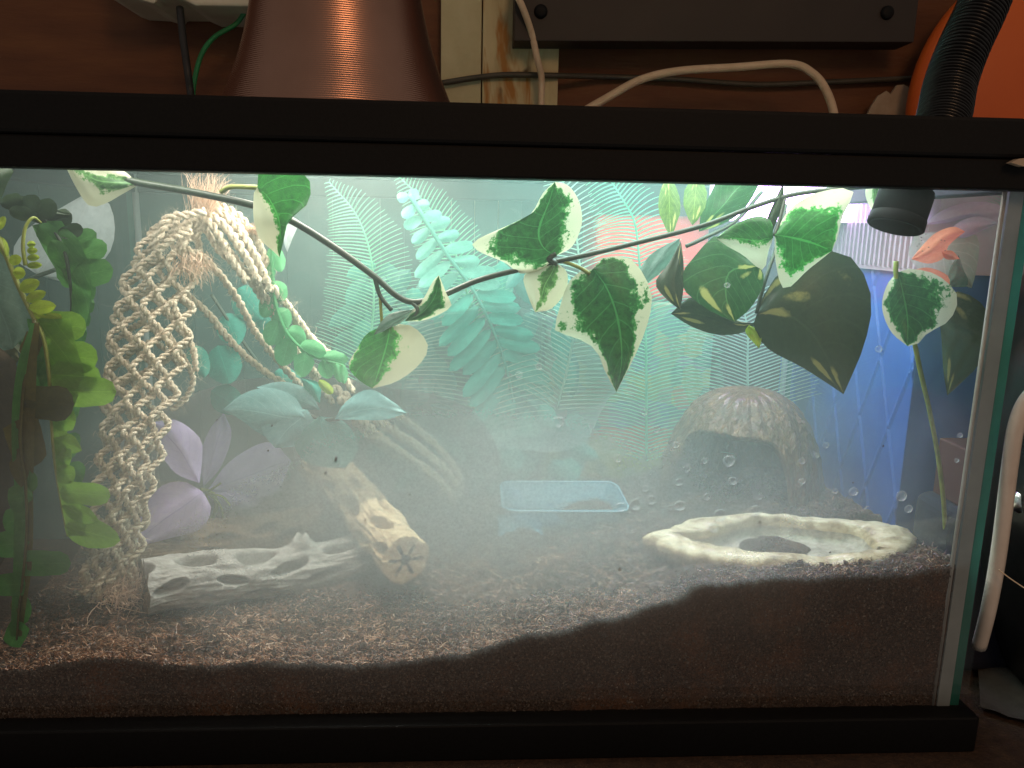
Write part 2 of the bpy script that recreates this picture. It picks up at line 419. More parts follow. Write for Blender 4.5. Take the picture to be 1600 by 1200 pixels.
def fibre_mat():
    m, nt, out = new_mat("coco_fibre")
    a = N(nt, "ShaderNodeAttribute", attribute_name="tone")
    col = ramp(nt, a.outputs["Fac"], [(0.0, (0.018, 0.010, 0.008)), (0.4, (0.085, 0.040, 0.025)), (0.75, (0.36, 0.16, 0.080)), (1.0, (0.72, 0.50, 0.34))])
    p = N(nt, "ShaderNodeBsdfPrincipled")
    nt.links.new(col, p.inputs["Base Color"])
    p.inputs["Roughness"].default_value = 0.25
    nt.links.new(p.outputs[0], out.inputs[0])
    return m


M['fibre'] = fibre_mat()


def copper_mat():
    m, nt, out = new_mat("spun_copper")
    f = noise_node(nt, 12, 5)
    col = ramp(nt, f, [(0.3, (0.34, 0.185, 0.13)), (0.7, (0.46, 0.26, 0.19))])
    p = N(nt, "ShaderNodeBsdfPrincipled")
    nt.links.new(col, p.inputs["Base Color"])
    p.inputs["Metallic"].default_value = 1.0
    p.inputs["Roughness"].default_value = 0.27
    p.inputs["Anisotropic"].default_value = 0.5
    nt.links.new(p.outputs[0], out.inputs[0])
    return m


M['copper'] = copper_mat()


def emit_mat(name, col, strength):
    m, nt, out = new_mat(name)
    e = N(nt, "ShaderNodeEmission")
    e.inputs[0].default_value = rgba(col)
    e.inputs[1].default_value = strength
    nt.links.new(e.outputs[0], out.inputs[0])
    return m


M['led'] = emit_mat("lit_grow_light_diffuser", (0.72, 0.42, 1.0), 12.0)


def stud_mat():
    m, nt, out = new_mat("stained_pale_stud")
    f = noise_node(nt, 30, 6, 0.65, stretch=(1, 1, 0.25))
    col = ramp(nt, f, [(0.3, (0.42, 0.33, 0.17)), (0.55, (0.62, 0.52, 0.30)), (0.8, (0.70, 0.60, 0.36))])
    st = noise_node(nt, 11, 4, 0.6, stretch=(3.0, 1, 0.5), dist=0.8)
    col = mix_col(nt, math_node(nt, 'MULTIPLY', math_node(nt, 'SUBTRACT', st, 0.56), 12.0, clamp=True), col, (0.42, 0.19, 0.045))
    k = noise_node(nt, 45, 2, 0.4)
    col = mix_col(nt, math_node(nt, 'MULTIPLY', math_node(nt, 'SUBTRACT', k, 0.70), 14.0, clamp=True), col, (0.09, 0.05, 0.02))
    p = N(nt, "ShaderNodeBsdfPrincipled")
    nt.links.new(col, p.inputs["Base Color"])
    p.inputs["Roughness"].default_value = 0.75
    nt.links.new(bump(nt, f, 0.4, 0.001), p.inputs["Normal"])
    nt.links.new(p.outputs[0], out.inputs[0])
    return m


M['stud'] = stud_mat()
M['cream_board'] = surf_mat("cream_painted_board", [(0.3, (0.50, 0.44, 0.25)), (0.6, (0.60, 0.54, 0.33)), (0.8, (0.66, 0.60, 0.38))], 26, 0.7, bump_s=0.4, bump_d=0.001)


def carton_mat():
    m, nt, out = new_mat("printed_carton")
    tc = N(nt, "ShaderNodeTexCoord")
    sep = N(nt, "ShaderNodeSeparateXYZ")
    nt.links.new(tc.outputs["Object"], sep.inputs[0])
    z = math_node(nt, 'ADD', math_node(nt, 'MULTIPLY', sep.outputs[2], 5.5), math_node(nt, 'MULTIPLY', noise_node(nt, 18, 2), 0.10))
    x = math_node(nt, 'FRACT', math_node(nt, 'MULTIPLY', sep.outputs[0], 9.0))
    band = N(nt, "ShaderNodeValToRGB")
    e = band.color_ramp.elements
    cols = [(0.0, (0.05, 0.22, 0.20)), (0.16, (0.10, 0.30, 0.26)), (0.27, (0.50, 0.12, 0.08)), (0.34, (0.60, 0.50, 0.10)),
            (0.44, (0.50, 0.46, 0.12)), (0.50, (0.62, 0.16, 0.10)), (0.60, (0.10, 0.26, 0.45)), (0.72, (0.20, 0.34, 0.12)), (0.85, (0.12, 0.22, 0.2))]
    band.color_ramp.interpolation = 'CONSTANT'
    e[0].color = rgba(cols[0][1])
    e[0].position = 0
    e[1].position = cols[1][0]
    e[1].color = rgba(cols[1][1])
    for p_, c in cols[2:]:
        q = e.new(p_)
        q.color = rgba(c)
    nt.links.new(z, band.inputs[0])
    vo = N(nt, "ShaderNodeTexVoronoi")
    vo.inputs["Scale"].default_value = 75.0
    nt.links.new(tc.outputs["Object"], vo.inputs["Vector"])
    sp2 = N(nt, "ShaderNodeSeparateColor")
    nt.links.new(vo.outputs["Color"], sp2.inputs[0])
    patch = ramp(nt, sp2.outputs[0], [(0.15, (0.05, 0.16, 0.13)), (0.4, (0.42, 0.36, 0.08)), (0.6, (0.14, 0.24, 0.12)), (0.8, (0.42, 0.14, 0.08)), (0.95, (0.10, 0.22, 0.34))])
    wv = math_node(nt, 'MULTIPLY', math_node(nt, 'GREATER_THAN', x, 0.45), 0.25)
    col = mix_col(nt, math_node(nt, 'ADD', wv, 0.5), band.outputs[0], patch)
    p = N(nt, "ShaderNodeBsdfPrincipled")
    nt.links.new(col, p.inputs["Base Color"])
    p.inputs["Roughness"].default_value = 0.5
    nt.links.new(p.outputs[0], out.inputs[0])
    return m


M['carton'] = carton_mat()


def clear_blue_mat():
    m, nt, out = new_mat("clear_blue_plastic")
    tr = N(nt, "ShaderNodeBsdfTransparent")
    tr.inputs[0].default_value = (0.74, 0.88, 0.94, 1)
    p = N(nt, "ShaderNodeBsdfPrincipled")
    p.inputs["Base Color"].default_value = (0.20, 0.48, 0.62, 1)
    p.inputs["Roughness"].default_value = 0.12
    nt.links.new(bump(nt, noise_node(nt, 160, 4), 0.5, 0.002), p.inputs["Normal"])
    mx = N(nt, "ShaderNodeMixShader")
    mx.inputs[0].default_value = 0.27
    nt.links.new(tr.outputs[0], mx.inputs[1])
    nt.links.new(p.outputs[0], mx.inputs[2])
    nt.links.new(mx.outputs[0], out.inputs[0])
    return m


M['dish'] = clear_blue_mat()


def water_mat():
    """a thin lens of water: clear, glinting, milky at its steep edge"""
    m, nt, out = new_mat("water_drop")
    tr = N(nt, "ShaderNodeBsdfTransparent")
    gl = N(nt, "ShaderNodeBsdfGlossy")
    gl.inputs["Roughness"].default_value = 0.08
    tl = N(nt, "ShaderNodeBsdfTranslucent")
    tl.inputs[0].default_value = (0.9, 0.93, 0.93, 1)
    ge = N(nt, "ShaderNodeNewGeometry")
    dt = N(nt, "ShaderNodeVectorMath", operation='DOT_PRODUCT')
    nt.links.new(ge.outputs["Incoming"], dt.inputs[0])
    nt.links.new(ge.outputs["Normal"], dt.inputs[1])
    inv = math_node(nt, 'SUBTRACT', 1.0, math_node(nt, 'ABSOLUTE', dt.outputs["Value"]), clamp=True)
    m1 = N(nt, "ShaderNodeMixShader")
    m1.inputs[0].default_value = 0.5
    nt.links.new(gl.outputs[0], m1.inputs[1])
    nt.links.new(tl.outputs[0], m1.inputs[2])
    mx = N(nt, "ShaderNodeMixShader")
    nt.links.new(math_node(nt, 'ADD', math_node(nt, 'MULTIPLY', math_node(nt, 'POWER', inv, 1.6), 0.75), 0.05, clamp=True), mx.inputs[0])
    nt.links.new(tr.outputs[0], mx.inputs[1])
    nt.links.new(m1.outputs[0], mx.inputs[2])
    nt.links.new(mx.outputs[0], out.inputs[0])
    return m


M['water'] = water_mat()


def fog_mat(name, density, color, aniso=0.0):
    m, nt, out = new_mat(name)
    v = N(nt, "ShaderNodeVolumePrincipled")
    v.inputs["Color"].default_value = rgba(color)
    v.inputs["Density"].default_value = density
    v.inputs["Anisotropy"].default_value = aniso
    nt.links.new(v.outputs[0], out.inputs["Volume"])
    return m


# ------------------------------------------------------------------ object helpers
def tag(o, label=None, cat=None, group=None, kind=None):
    if label:
        o['label'] = label
    if cat:
        o['category'] = cat
    if group:
        o['group'] = group
    if kind:
        o['kind'] = kind
    return o


def thing(name, loc, label, cat, group=None):
    o = bpy.data.objects.new(name, None)
    o.empty_display_size = 0.01
    COL.objects.link(o)
    o.location = loc
    return tag(o, label, cat, group)


def root_loc(p):
    while p.parent is not None:
        p = p.parent
    return Vector(p.location)


class MB:
    def __init__(self):
        self.v, self.f, self.uv, self.mi = [], [], None, None

    def add(self, vs, fs):
        b = len(self.v)
        self.v += [tuple(x) for x in vs]
        self.f += [tuple(i + b for i in q) for q in fs]
        return b

    def box(self, a, b):
        x0, y0, z0 = a
        x1, y1, z1 = b
        vs = [(x0, y0, z0), (x1, y0, z0), (x1, y1, z0), (x0, y1, z0), (x0, y0, z1), (x1, y0, z1), (x1, y1, z1), (x0, y1, z1)]
        self.add(vs, [(0, 3, 2, 1), (4, 5, 6, 7), (0, 1, 5, 4), (1, 2, 6, 5), (2, 3, 7, 6), (3, 0, 4, 7)])
        return self

    def tube(self, pts, r, seg=8, caps=True):
        pts = [Vector(p) for p in pts]
        n = len(pts)
        rr = r if isinstance(r, (list, tuple)) else [r] * n
        rings = []
        up = None
        for i in range(n):
            t = (pts[min(i + 1, n - 1)] - pts[max(i - 1, 0)])
            if t.length < 1e-9:
                t = Vector((0, 0, 1))
            t.normalize()
            if up is None:
                up = t.orthogonal().normalized()
            else:
                up = (up - t * up.dot(t))
                if up.length < 1e-6:
                    up = t.orthogonal()
                up.normalize()
            s = t.cross(up)
            rings.append([pts[i] + (up * math.cos(a) + s * math.sin(a)) * rr[i] for a in [2 * math.pi * k / seg for k in range(seg)]])
        vs = [p for g in rings for p in g]
        fs = []
        for i in range(n - 1):
            for k in range(seg):
                a, b = i * seg + k, i * seg + (k + 1) % seg
                fs.append((a, b, b + seg, a + seg))
        if caps:
            fs.append(tuple(range(seg))[::-1])
            fs.append(tuple((n - 1) * seg + k for k in range(seg)))
        self.add(vs, fs)
        return self

    def lathe(self, prof, c, seg=48, axis=None):
        """prof: (radius, height) pairs round axis through c (default Z)"""
        c = Vector(c)
        q = axis.to_track_quat('Z', 'Y') if axis is not None else None
        vs = []
        for r, h in prof:
            for k in range(seg):
                a = 2 * math.pi * k / seg
                p = Vector((r * math.cos(a), r * math.sin(a), h))
                if q:
                    p = q @ p
                vs.append(c + p)
        fs = []
        for i in range(len(prof) - 1):
            for k in range(seg):
                a, b = i * seg + k, i * seg + (k + 1) % seg
                fs.append((a, b, b + seg, a + seg))
        self.add(vs, fs)
        return self

    def build(self, name, m, parent=None, smooth=True, kind=None):
        off = root_loc(parent) if parent is not None else Vector((0, 0, 0))
        me = bpy.data.meshes.new(name)
        vs = [(x[0] - off.x, x[1] - off.y, x[2] - off.z) for x in self.v]
        me.from_pydata(vs, [], self.f)
        if self.uv:
            l = me.uv_layers.new(name="UVMap")
            for poly in me.polygons:
                for li in poly.loop_indices:
                    l.data[li].uv = self.uv[me.loops[li].vertex_index]
        for x in (m if isinstance(m, (list, tuple)) else [m]):
            me.materials.append(x)
        if self.mi:
            for p, i in zip(me.polygons, self.mi):
                p.material_index = i
        if smooth:
            me.shade_smooth()
        me.update()
        o = bpy.data.objects.new(name, me)
        COL.objects.link(o)
        if parent is not None:
            o.parent = parent
        if kind:
            o['kind'] = kind
        return o


def bevel(o, w=0.0008, seg=2):
    b = o.modifiers.new("bevel", 'BEVEL')
    b.width = w
    b.segments = seg
    b.limit_method = 'ANGLE'
    b.angle_limit = math.radians(40)
    o.data.shade_flat()
    return o


def catmull(pts, n=8):
    pts = [Vector(p) for p in pts]
    P = [pts[0] * 2 - pts[1]] + pts + [pts[-1] * 2 - pts[-2]]
    out = []
    for i in range(1, len(P) - 2):
        p0, p1, p2, p3 = P[i - 1:i + 3]
        for k in range(n):
            t = k / n
            out.append(0.5 * ((2 * p1) + (p2 - p0) * t + (2 * p0 - 5 * p1 + 4 * p2 - p3) * t * t + (3 * p1 - p0 - 3 * p2 + p3) * t ** 3))
    out.append(pts[-1])
    return out


def resample(pts, n):
    pts = [Vector(p) for p in pts]
    L = [0.0]
    for a, b in zip(pts, pts[1:]):
        L.append(L[-1] + (b - a).length)
    out = []
    j = 0
    for i in range(n):
        d = L[-1] * i / (n - 1)
        while j < len(L) - 2 and L[j + 1] < d:
            j += 1
        k = (d - L[j]) / max(L[j + 1] - L[j], 1e-12)
        out.append(pts[j].lerp(pts[j + 1], min(max(k, 0), 1)))
    return out


def pline(px, default_y=None):
    """pixel polyline ((u, v, Y) or (u, v)) -> smooth world polyline"""
    return catmull([at(p[0], p[1], p[2] if len(p) > 2 else default_y) for p in px], 8)


def leaf_surface(base, tip, left, right, Y0, Y1, bow=0.004, mid=None, rows=14, cols=8, wob=0.0010, curl=0.0):
    """a leaf from its two edges (outline points, base to tip), given real depth, fold and ripple"""
    L = resample(catmull([(*p, 0) for p in [base] + left + [tip]], 6), rows)
    Rr = resample(catmull([(*p, 0) for p in [base] + right + [tip]], 6), rows)
    if mid is None:
        Mi = [(a + b) * 0.5 for a, b in zip(L, Rr)]
        st = resample([(*base, 0), (*tip, 0)], rows)
        Mi = [m.lerp(s, 0.35) for m, s in zip(Mi, st)]
    else:
        Mi = resample(catmull([(*p, 0) for p in [base] + mid + [tip]], 6), rows)
    mb = MB()
    vs, uv = [], []
    sd = rng.random() * 50
    for i in range(rows):
        s = i / (rows - 1)
        for j in range(cols + 1):
            t = j / cols * 2 - 1
            e = L[i] if t < 0 else Rr[i]
            p = Mi[i].lerp(e, abs(t))
            y = Y0 + (Y1 - Y0) * s + bow * abs(t) ** 1.4 * math.sin(math.pi * min(1, s * 0.9 + 0.1)) + curl * s * s
            y += wob * mnoise.noise(Vector((s * 3 + sd, t * 2, 0))) * 2
            vs.append(at(p.x, p.y, y))
            uv.append((s, (t + 1) * 0.5))
    fs = []
    c1 = cols + 1
    for i in range(rows - 1):
        for j in range(cols):
            a = i * c1 + j
            fs.append((a, a + 1, a + c1 + 1, a + c1))
    mb.add(vs, fs)
    mb.uv = uv
    return mb


def leaf(parent, base, tip, left, right, Y0, Y1, m, bow=0.004, mid=None, name="leaf", **kw):
    return leaf_surface(base, tip, left, right, Y0, Y1, bow, mid, **kw).build(name, m, parent)


SHAPES = {
    'lance': [0.30, 0.72, 0.95, 1.0, 0.88, 0.62, 0.30],
    'blunt': [0.55, 0.80, 0.92, 1.0, 1.0, 0.92, 0.66],
    'strap': [0.92, 1.0, 1.0, 1.0, 1.0, 0.95, 0.78],
    'oval': [0.55, 0.85, 1.0, 1.0, 0.92, 0.75, 0.45],
}


def simple_leaf(parent, base, tip, width, Y0, Y1, m, shape='oval', bow=0.003, name="leaflet", bend=0.0, rows=9, cols=4):
    bx, by = base
    dx, dy = tip[0] - bx, tip[1] - by
    ln = math.hypot(dx, dy)
    nx, ny = -dy / ln, dx / ln
    Lc, Rc, Mc = [], [], []
    prof = SHAPES[shape]
    for i, w in enumerate(prof):
        s = (i + 0.6) / (len(prof) + 0.2)
        cx, cy = bx + dx * s + nx * bend * math.sin(math.pi * s), by + dy * s + ny * bend * math.sin(math.pi * s)
        h = width * 0.62 * w * (1 + rng.uniform(-0.06, 0.06))
        Lc.append((cx - nx * h, cy - ny * h))
        Rc.append((cx + nx * h, cy + ny * h))
        Mc.append((cx, cy))
    return leaf_surface(base, tip, Lc, Rc, Y0, Y1, bow, Mc, rows=rows, cols=cols, wob=0.0006).build(name, m, parent)


# ------------------------------------------------------------------ the room: wall, table
wall = MB()
wall.box((-1.3, 0.452, -0.4), (1.4, 0.48, 1.3))
tag(wall.build("wall", M['plywood'], smooth=False), kind='structure')
tb = MB()
tb.box((-0.9, -0.045, -0.04), (1.0, 0.451, 0.0))
tag(tb.build("table_surface", M['table'], smooth=False), "brown fibrous table top under the tank", kind='structure')

a, b = at(690, 0, 0.45), at(752, 160, 0.45)
o = MB().box((a.x, 0.434, 0.02), (b.x - 0.0006, 0.451, 0.9)).build("cream_board", M['cream_board'], smooth=False)
tag(bevel(o), "cream painted board upright beside the copper lamp", "board")
c = at(868, 160, 0.45)
o = MB().box((b.x + 0.0006, 0.432, 0.02), (c.x, 0.451, 0.9)).build("wall_stud", M['stud'], smooth=False)
tag(bevel(o), "pale knotty stud with brown drip stains", "wooden stud")

# dark panel with two bolts
a, b = at(803, 64, 0.40), at(1428, 66, 0.40)
dp = thing("dark_panel", (a.x, 0.40, a.z), "dark flat panel with round bolts high on the wall", "panel")
pb = MB()
zt = a.z + 0.16
x1 = b.x
vs = [(a.x, 0.400, a.z), (x1, 0.400, b.z), (x1, 0.400, zt), (a.x, 0.400, zt), (a.x, 0.4315, a.z), (x1, 0.4315, b.z), (x1, 0.4315, zt), (a.x, 0.4315, zt)]
pb.add(vs, [(0, 1, 2, 3), (5, 4, 7, 6), (4, 5, 1, 0), (1, 5, 6, 2), (4, 0, 3, 7), (3, 2, 6, 7)])
bevel(pb.build("board", M['dark_board'], dp, smooth=False))
for u, v in ((845, 18), (1386, 20)):
    p = at(u, v, 0.3995)
    q = MB().lathe([(0.0, 0.003), (0.004, 0.003), (0.0058, 0.0018), (0.0062, 0)], p, 20, Vector((0, -1, 0)))
    q.build("bolt", M['black'], dp)

# white fixture at the top edge
p = at(290, 0, 0.40)
fx = MB()
x0, x1 = at(182, 0, 0.40).x, at(420, 0, 0.40).x
zz = [at(182, 3, .4).z, at(200, 10, .4).z, at(235, 12, .4).z, at(262, 19, .4).z, at(268, 12, .4).z, at(300, 12, .4).z, at(320, 21, .4).z, at(398, 22, .4).z, at(420, 22, .4).z]
us = [182, 200, 235, 258, 262, 300, 320, 398, 420]
n = len(us)
vs = []
for k, u in enumerate(us):
    X = at(u, 5, 0.40).x
    for Y, Z in ((0.375, zz[k]), (0.375, zz[k] + 0.05), (0.448, zz[k] + 0.05), (0.448, zz[k])):
        vs.append((X, Y, Z))
fs = []
for k in range(n - 1):
    for q in range(4):
        a_, b_ = k * 4 + q, k * 4 + (q + 1) % 4
        fs.append((a_, a_ + 4, b_ + 4, b_))
fs += [(0, 1, 2, 3), tuple((n - 1) * 4 + i for i in (3, 2, 1, 0))]
fx.add(vs, fs)
o = fx.build("power_strip", M['white_plastic'], smooth=False)
tag(bevel(o, 0.002), "yellowed white plastic housing with cables hanging under it", "power strip")


def cable(name, px, r, m, label, group=None, cat="cable"):
    o = MB().tube(pline(px), r, 10).build(name, m)
    return tag(o, label, cat, group)


cable("black_cable", [(281, 12, .38), (286, 60, .37), (293, 110, .36), (298, 150, .36), (300, 200, .33)], 0.0031, M['cable_black'], "straight black cable dropping from the white housing")
cable("green_cable", [(383, 18, .40), (368, 38, .40), (335, 58, .39), (315, 85, .38), (304, 125, .37), (300, 165, .36)], 0.0021, M['cable_green'], "thin green cable curving down from the white housing")
cable("wall_cable", [(690, 130, .428), (740, 122, .428), (790, 117, .427), (860, 118, .427), (950, 120, .444), (1060, 124, .444), (1180, 132, .444), (1300, 128, .444), (1440, 122, .444)], 0.0028, M['cable_grey'], "grey cable run flat along the wall and stud")
cable("white_cable", [(800, -20, .392), (815, 8, .39), (830, 50, .40), (840, 95, .405), (846, 120, .41), (846, 160, .41), (846, 210, .40)], 0.0031, M['cable_white'], "cream cable hanging down over the stained stud")
cable("loop_cable", [(910, 175, .36), (945, 155, .37), (1000, 125, .38), (1060, 111, .385), (1150, 105, .385), (1235, 100, .38), (1270, 115, .37), (1290, 140, .36), (1303, 178, .34), (1308, 230, .32)], 0.0036, M['cable_white'], "cream cable bent in a wide low loop")

# orange dome-shaped shell and the torn paper
p = at(1640, 170, 0.40)
r = (at(1640, 170, 0.40) - at(1418, 170, 0.40)).length
o = MB().lathe([(r * math.sin(k / 24 * math.pi) + 1e-5, -0.30 * r * math.cos(k / 24 * math.pi)) for k in range(25)], (p.x, 0.40 , p.z), 72, Vector((0, -1, 0))).build("orange_disc", M['orange'])
tag(o, "large smooth orange round shell behind the black hose", "plastic shell")
pp = [(1350, 190), (1362, 165), (1372, 150), (1385, 142), (1392, 147), (1402, 133), (1412, 132), (1420, 136), (1426, 190)]
mb = MB()
fr = [at(u, v, 0.425) for u, v in pp]
bk = [x + Vector((0, 0.003, 0)) for x in fr]
nn = len(pp)
mb.add(fr + bk, [tuple(range(nn))[::-1], tuple(range(nn, 2 * nn))] + [(i, (i + 1) % nn, (i + 1) % nn + nn, i + nn) for i in range(nn)])
tag(mb.build("torn_paper", M['pale_paper'], smooth=False), "torn pale scrap of card against the orange shell", "paper scrap")

# ------------------------------------------------------------------ the tank
HW, DP = 0.254, 0.254
tank = thing("glass_tank", (0, 0, 0), "rectangular glass terrarium with black top and bottom rims", "terrarium")
GT = 0.005
# panes
fp = MB().box((-HW, 0, 0.012), (HW, GT, 0.300))
fp.mi = [1, 1, 1, 2, 0, 2]
# faces order: bottom, top, front(y0), right, back(y1), left
fp.mi = [1, 1, 1, 1, 0, 1]
o = fp.build("front_pane", [M['glass_front'], M['glass'], M['glass_edge']], tank, smooth=False)
MB().box((-HW, DP - GT, 0.012), (HW, DP, 0.300)).build("back_pane", M['glass'], tank, smooth=False)
for x in (-HW, HW - GT):
    sp_ = MB().box((x, GT + 0.0008, 0.012), (x + GT, DP - GT - 0.0008, 0.300))
    sp_.mi = [0, 0, 1, 0, 1, 0]
    sp_.build("side_pane", [M['glass'], M['glass_edge']], tank, smooth=False)
MB().box((-HW + GT, GT, 0.008), (HW - GT, DP - GT, 0.0118)).build("bottom_pane", M['glass_edge'], tank, smooth=False)
# silicone beads in the corners
for sx in (-1, 1):
    X = sx * (HW - GT - 0.0022)
    MB().tube([(X, DP - GT - 0.0022, 0.014), (X, DP - GT - 0.0022, 0.296)], 0.0024, 8).build("silicone_seam", M['silicone'], tank)
    sm_ = MB()
    x0, x1 = sorted((sx * (HW - 0.0052), sx * (HW - 0.0120)))
    sm_.box((x0, GT + 0.0002, 0.014), (x1, GT + 0.0018, 0.296))
    sm_.build("silicone_seam", M['silicone'], tank, smooth=False)
    MB().tube([(sx * (HW - 0.0135), GT + 0.0016, 0.014), (sx * (HW - 0.0135), GT + 0.0016, 0.296)], 0.0011, 6).build("silicone_seam", M['seam'], tank)


def ring_bars(z0, z1, outx, outy0, outy1, th, name, m, w=0.001):
    """four bars mitred into one moulded rim"""
    mb = MB()
    xs = (-outx, -outx + th, outx - th, outx)
    ys = (outy0, outy0 + th, outy1 - th, outy1)
    o4 = [(-outx, outy0), (outx, outy0), (outx, outy1), (-outx, outy1)]
    i4 = [(xs[1], ys[1]), (xs[2], ys[1]), (xs[2], ys[2]), (xs[1], ys[2])]
    vs = [(x, y, z) for z in (z0, z1) for (x, y) in o4 + i4]
    fs = []
    for k in range(4):
        j = (k + 1) % 4
        fs += [(k, j, 8 + j, 8 + k), (4 + j, 4 + k, 12 + k, 12 + j), (8 + k, 8 + j, 12 + j, 12 + k), (j, k, 4 + k, 4 + j)]
    mb.add(vs, fs)
    return bevel(mb.build(name, m, tank, smooth=False), w)


ring_bars(0.2803, 0.2935, HW + 0.0048, -0.0048, DP + 0.0048, 0.0128, "top_rim", M['black'])
ring_bars(0.2937, 0.3104, HW + 0.0066, -0.0066, DP + 0.0066, 0.0185, "lid_frame", M['black'], 0.0016)
ring_bars(0.0, 0.0200, HW + 0.0048, -0.0048, DP + 0.0048, 0.0128, "bottom_rim", M['black'])
sc = MB()
zs = 0.3072
for i in range(1, 80):
    x = -HW + 0.014 + i * (2 * HW - 0.028) / 80
    sc.box((x - 0.00012, 0.0125, zs - 0.00012), (x + 0.00012, DP - 0.0125, zs + 0.00012))
for i in range(1, 38):
    y = 0.0125 + i * (DP - 0.025) / 38
    sc.box((-HW + 0.014, y - 0.00012, zs + 0.0002), (HW - 0.014, y + 0.00012, zs + 0.00044))
sc.build("lid_screen", M['black'], tank, smooth=False, kind='stuff')
# pale clip tip on the lid frame
mb = MB()
cp = [(1580, 254), (1592, 248), (1620, 245), (1640, 256), (1600, 260)]
fr = [at(u, v, -0.0105) for u, v in cp]
bk = [x + Vector((0, 0.0035, 0)) for x in fr]
mb.add(fr + bk, [(4, 3, 2, 1, 0), (5, 6, 7, 8, 9)] + [(i, (i + 1) % 5, (i + 1) % 5 + 5, i + 5) for i in range(5)])
tag(mb.build("lid_clip", M['pale_paper'], smooth=False), "small pale pointed tab on the black lid frame", "clip")


# ------------------------------------------------------------------ soil
def lerp_tab(x, tab):
    if x <= tab[0][0]:
        return tab[0][1]
    for (xa, za), (xb, zb) in zip(tab, tab[1:]):
        if x <= xb:
            k = (x - xa) / (xb - xa)
            k = k * k * (3 - 2 * k)
            return za + (zb - za) * k
    return tab[-1][1]


FRONT = [(-0.249, 0.0440), (-0.2263, 0.0445), (-0.1809, 0.0508), (-0.1358, 0.0468), (-0.10, 0.0482), (-0.0557, 0.0458), (-0.0118, 0.0505), (0.0354, 0.0621), (0.0669, 0.0704),
         (0.0984, 0.0788), (0.1138, 0.0885), (0.1618, 0.0915), (0.2106, 0.0925), (0.249, 0.0980)]
BACK = [(-0.249, 0.060), (-0.10, 0.056), (0.03, 0.053), (0.11, 0.062), (0.17, 0.074), (0.249, 0.084)]
MIDT = [(-0.249, 0.050), (-0.16, 0.049), (-0.06, 0.049), (0.02, 0.054), (0.07, 0.062), (0.11, 0.074), (0.16, 0.082), (0.21, 0.083), (0.249, 0.092)]


def soil_h(x, y):
    f, m_, b_ = lerp_tab(x, FRONT), lerp_tab(x, MIDT), lerp_tab(x, BACK)
    if y < 0.075:
        k = min(max((y - 0.006) / 0.069, 0), 1)
        k = k * k * (3 - 2 * k)
        h = f + (m_ - f) * k
    else:
        k = min((y - 0.075) / 0.13, 1)
        k = k * k * (3 - 2 * k)
        h = m_ + (b_ - m_) * k
    return h


def soil_z(x, y):
    edge = min(1.0, max(0.0, (y - 0.0055) / 0.012))
    h = soil_h(x, y)
    e2 = ((x - 0.1775) / 0.074) ** 2 + ((y - 0.064) / 0.036) ** 2
    if e2 < 1.35:
        kk = min(1, (1.35 - e2) / 0.35)
        h = h + (min(h, 0.0735) - h) * kk
    h += (0.0034 * mnoise.noise(Vector((x * 38, y * 38, 1.3))) + 0.0030 * mnoise.noise(Vector((x * 110, y * 110, 4.1)))) * (0.25 + 0.75 * edge)
    h += 0.0011 * mnoise.noise(Vector((x * 320, y * 320, 8.2))) + 0.0007 * mnoise.noise(Vector((x * 800, y * 800, 2.7)))
    return h


NX, NY = 420, 170
X0, X1, Y0_, Y1_ = -HW + GT + 0.0006, HW - GT - 0.0006, GT + 0.0011, DP - GT - 0.0006
sv, sf = [], []
for j in range(NY):
    t = j / (NY - 1)
    y = Y0_ + (Y1_ - Y0_) * t ** 1.35
    for i in range(NX):
        x = X0 + (X1 - X0) * i / (NX - 1)
        sv.append((x, y, soil_z(x, y)))
for j in range(NY - 1):
    for i in range(NX - 1):
        a_ = j * NX + i
        sf.append((a_, a_ + 1, a_ + NX + 1, a_ + NX))
# skirt against the panes
NV = 22
per = [i for i in range(NX)] + [j * NX + NX - 1 for j in range(1, NY)] + [(NY - 1) * NX + i for i in range(NX - 2, -1, -1)] + [j * NX for j in range(NY - 2, 0, -1)]
prev = per
for k in range(1, NV + 1):
    cur = []
    for q in per:
        x, y, z = sv[q]
        zz_ = z + (0.0122 - z) * (k / NV)
        w_ = 0.0006 * mnoise.noise(Vector((x * 260, zz_ * 260, y * 260)))
        yy = y + (w_ if q < NX else 0)
        cur.append(len(sv))
        sv.append((x, yy, zz_))
    m_ = len(per)
    for q in range(m_):
        r_ = (q + 1) % m_
        sf.append((prev[r_], prev[q], cur[q], cur[r_]))
    prev = cur
sb = MB()
sb.add(sv, sf)
soil = sb.build("ground_soil", M['soil'], smooth=False)
tag(soil, "dark damp coconut fibre soil filling the bottom of the tank", kind='structure')


def strands(name, n, place, m, parent=None, kind='stuff', label=None, cat=None):
    """thin flat curved fibres; place() -> point, direction, length, half width, bend, tone"""
    vs, fs, tones = [], [], []
    for _ in range(n):
        p, d, ln, w, bd, tone = place()
        side = d.cross(Vector((rng.uniform(-1, 1), rng.uniform(-1, 1), 1.2)))
        if side.length < 1e-6:
            continue
        side.normalize()
        b0 = len(vs)
        for k in range(4):
            s = k / 3
            c_ = p + d * (ln * s) + bd * (s * (1 - s) * 4 * 0.5) * ln
            ww = w * (1 - 0.75 * s)
            vs += [c_ - side * ww, c_ + side * ww]
            tones += [tone, tone]
        for k in range(3):
            q = b0 + 2 * k
            fs.append((q, q + 1, q + 3, q + 2))
    mb = MB()
    mb.v, mb.f = [tuple(v) for v in vs], fs
    o = mb.build(name, m, parent, smooth=False, kind=kind)
    at_ = o.data.attributes.new("tone", 'FLOAT', 'POINT')
    at_.data.foreach_set("value", tones)
    if label:
        tag(o, label, cat)
    return o


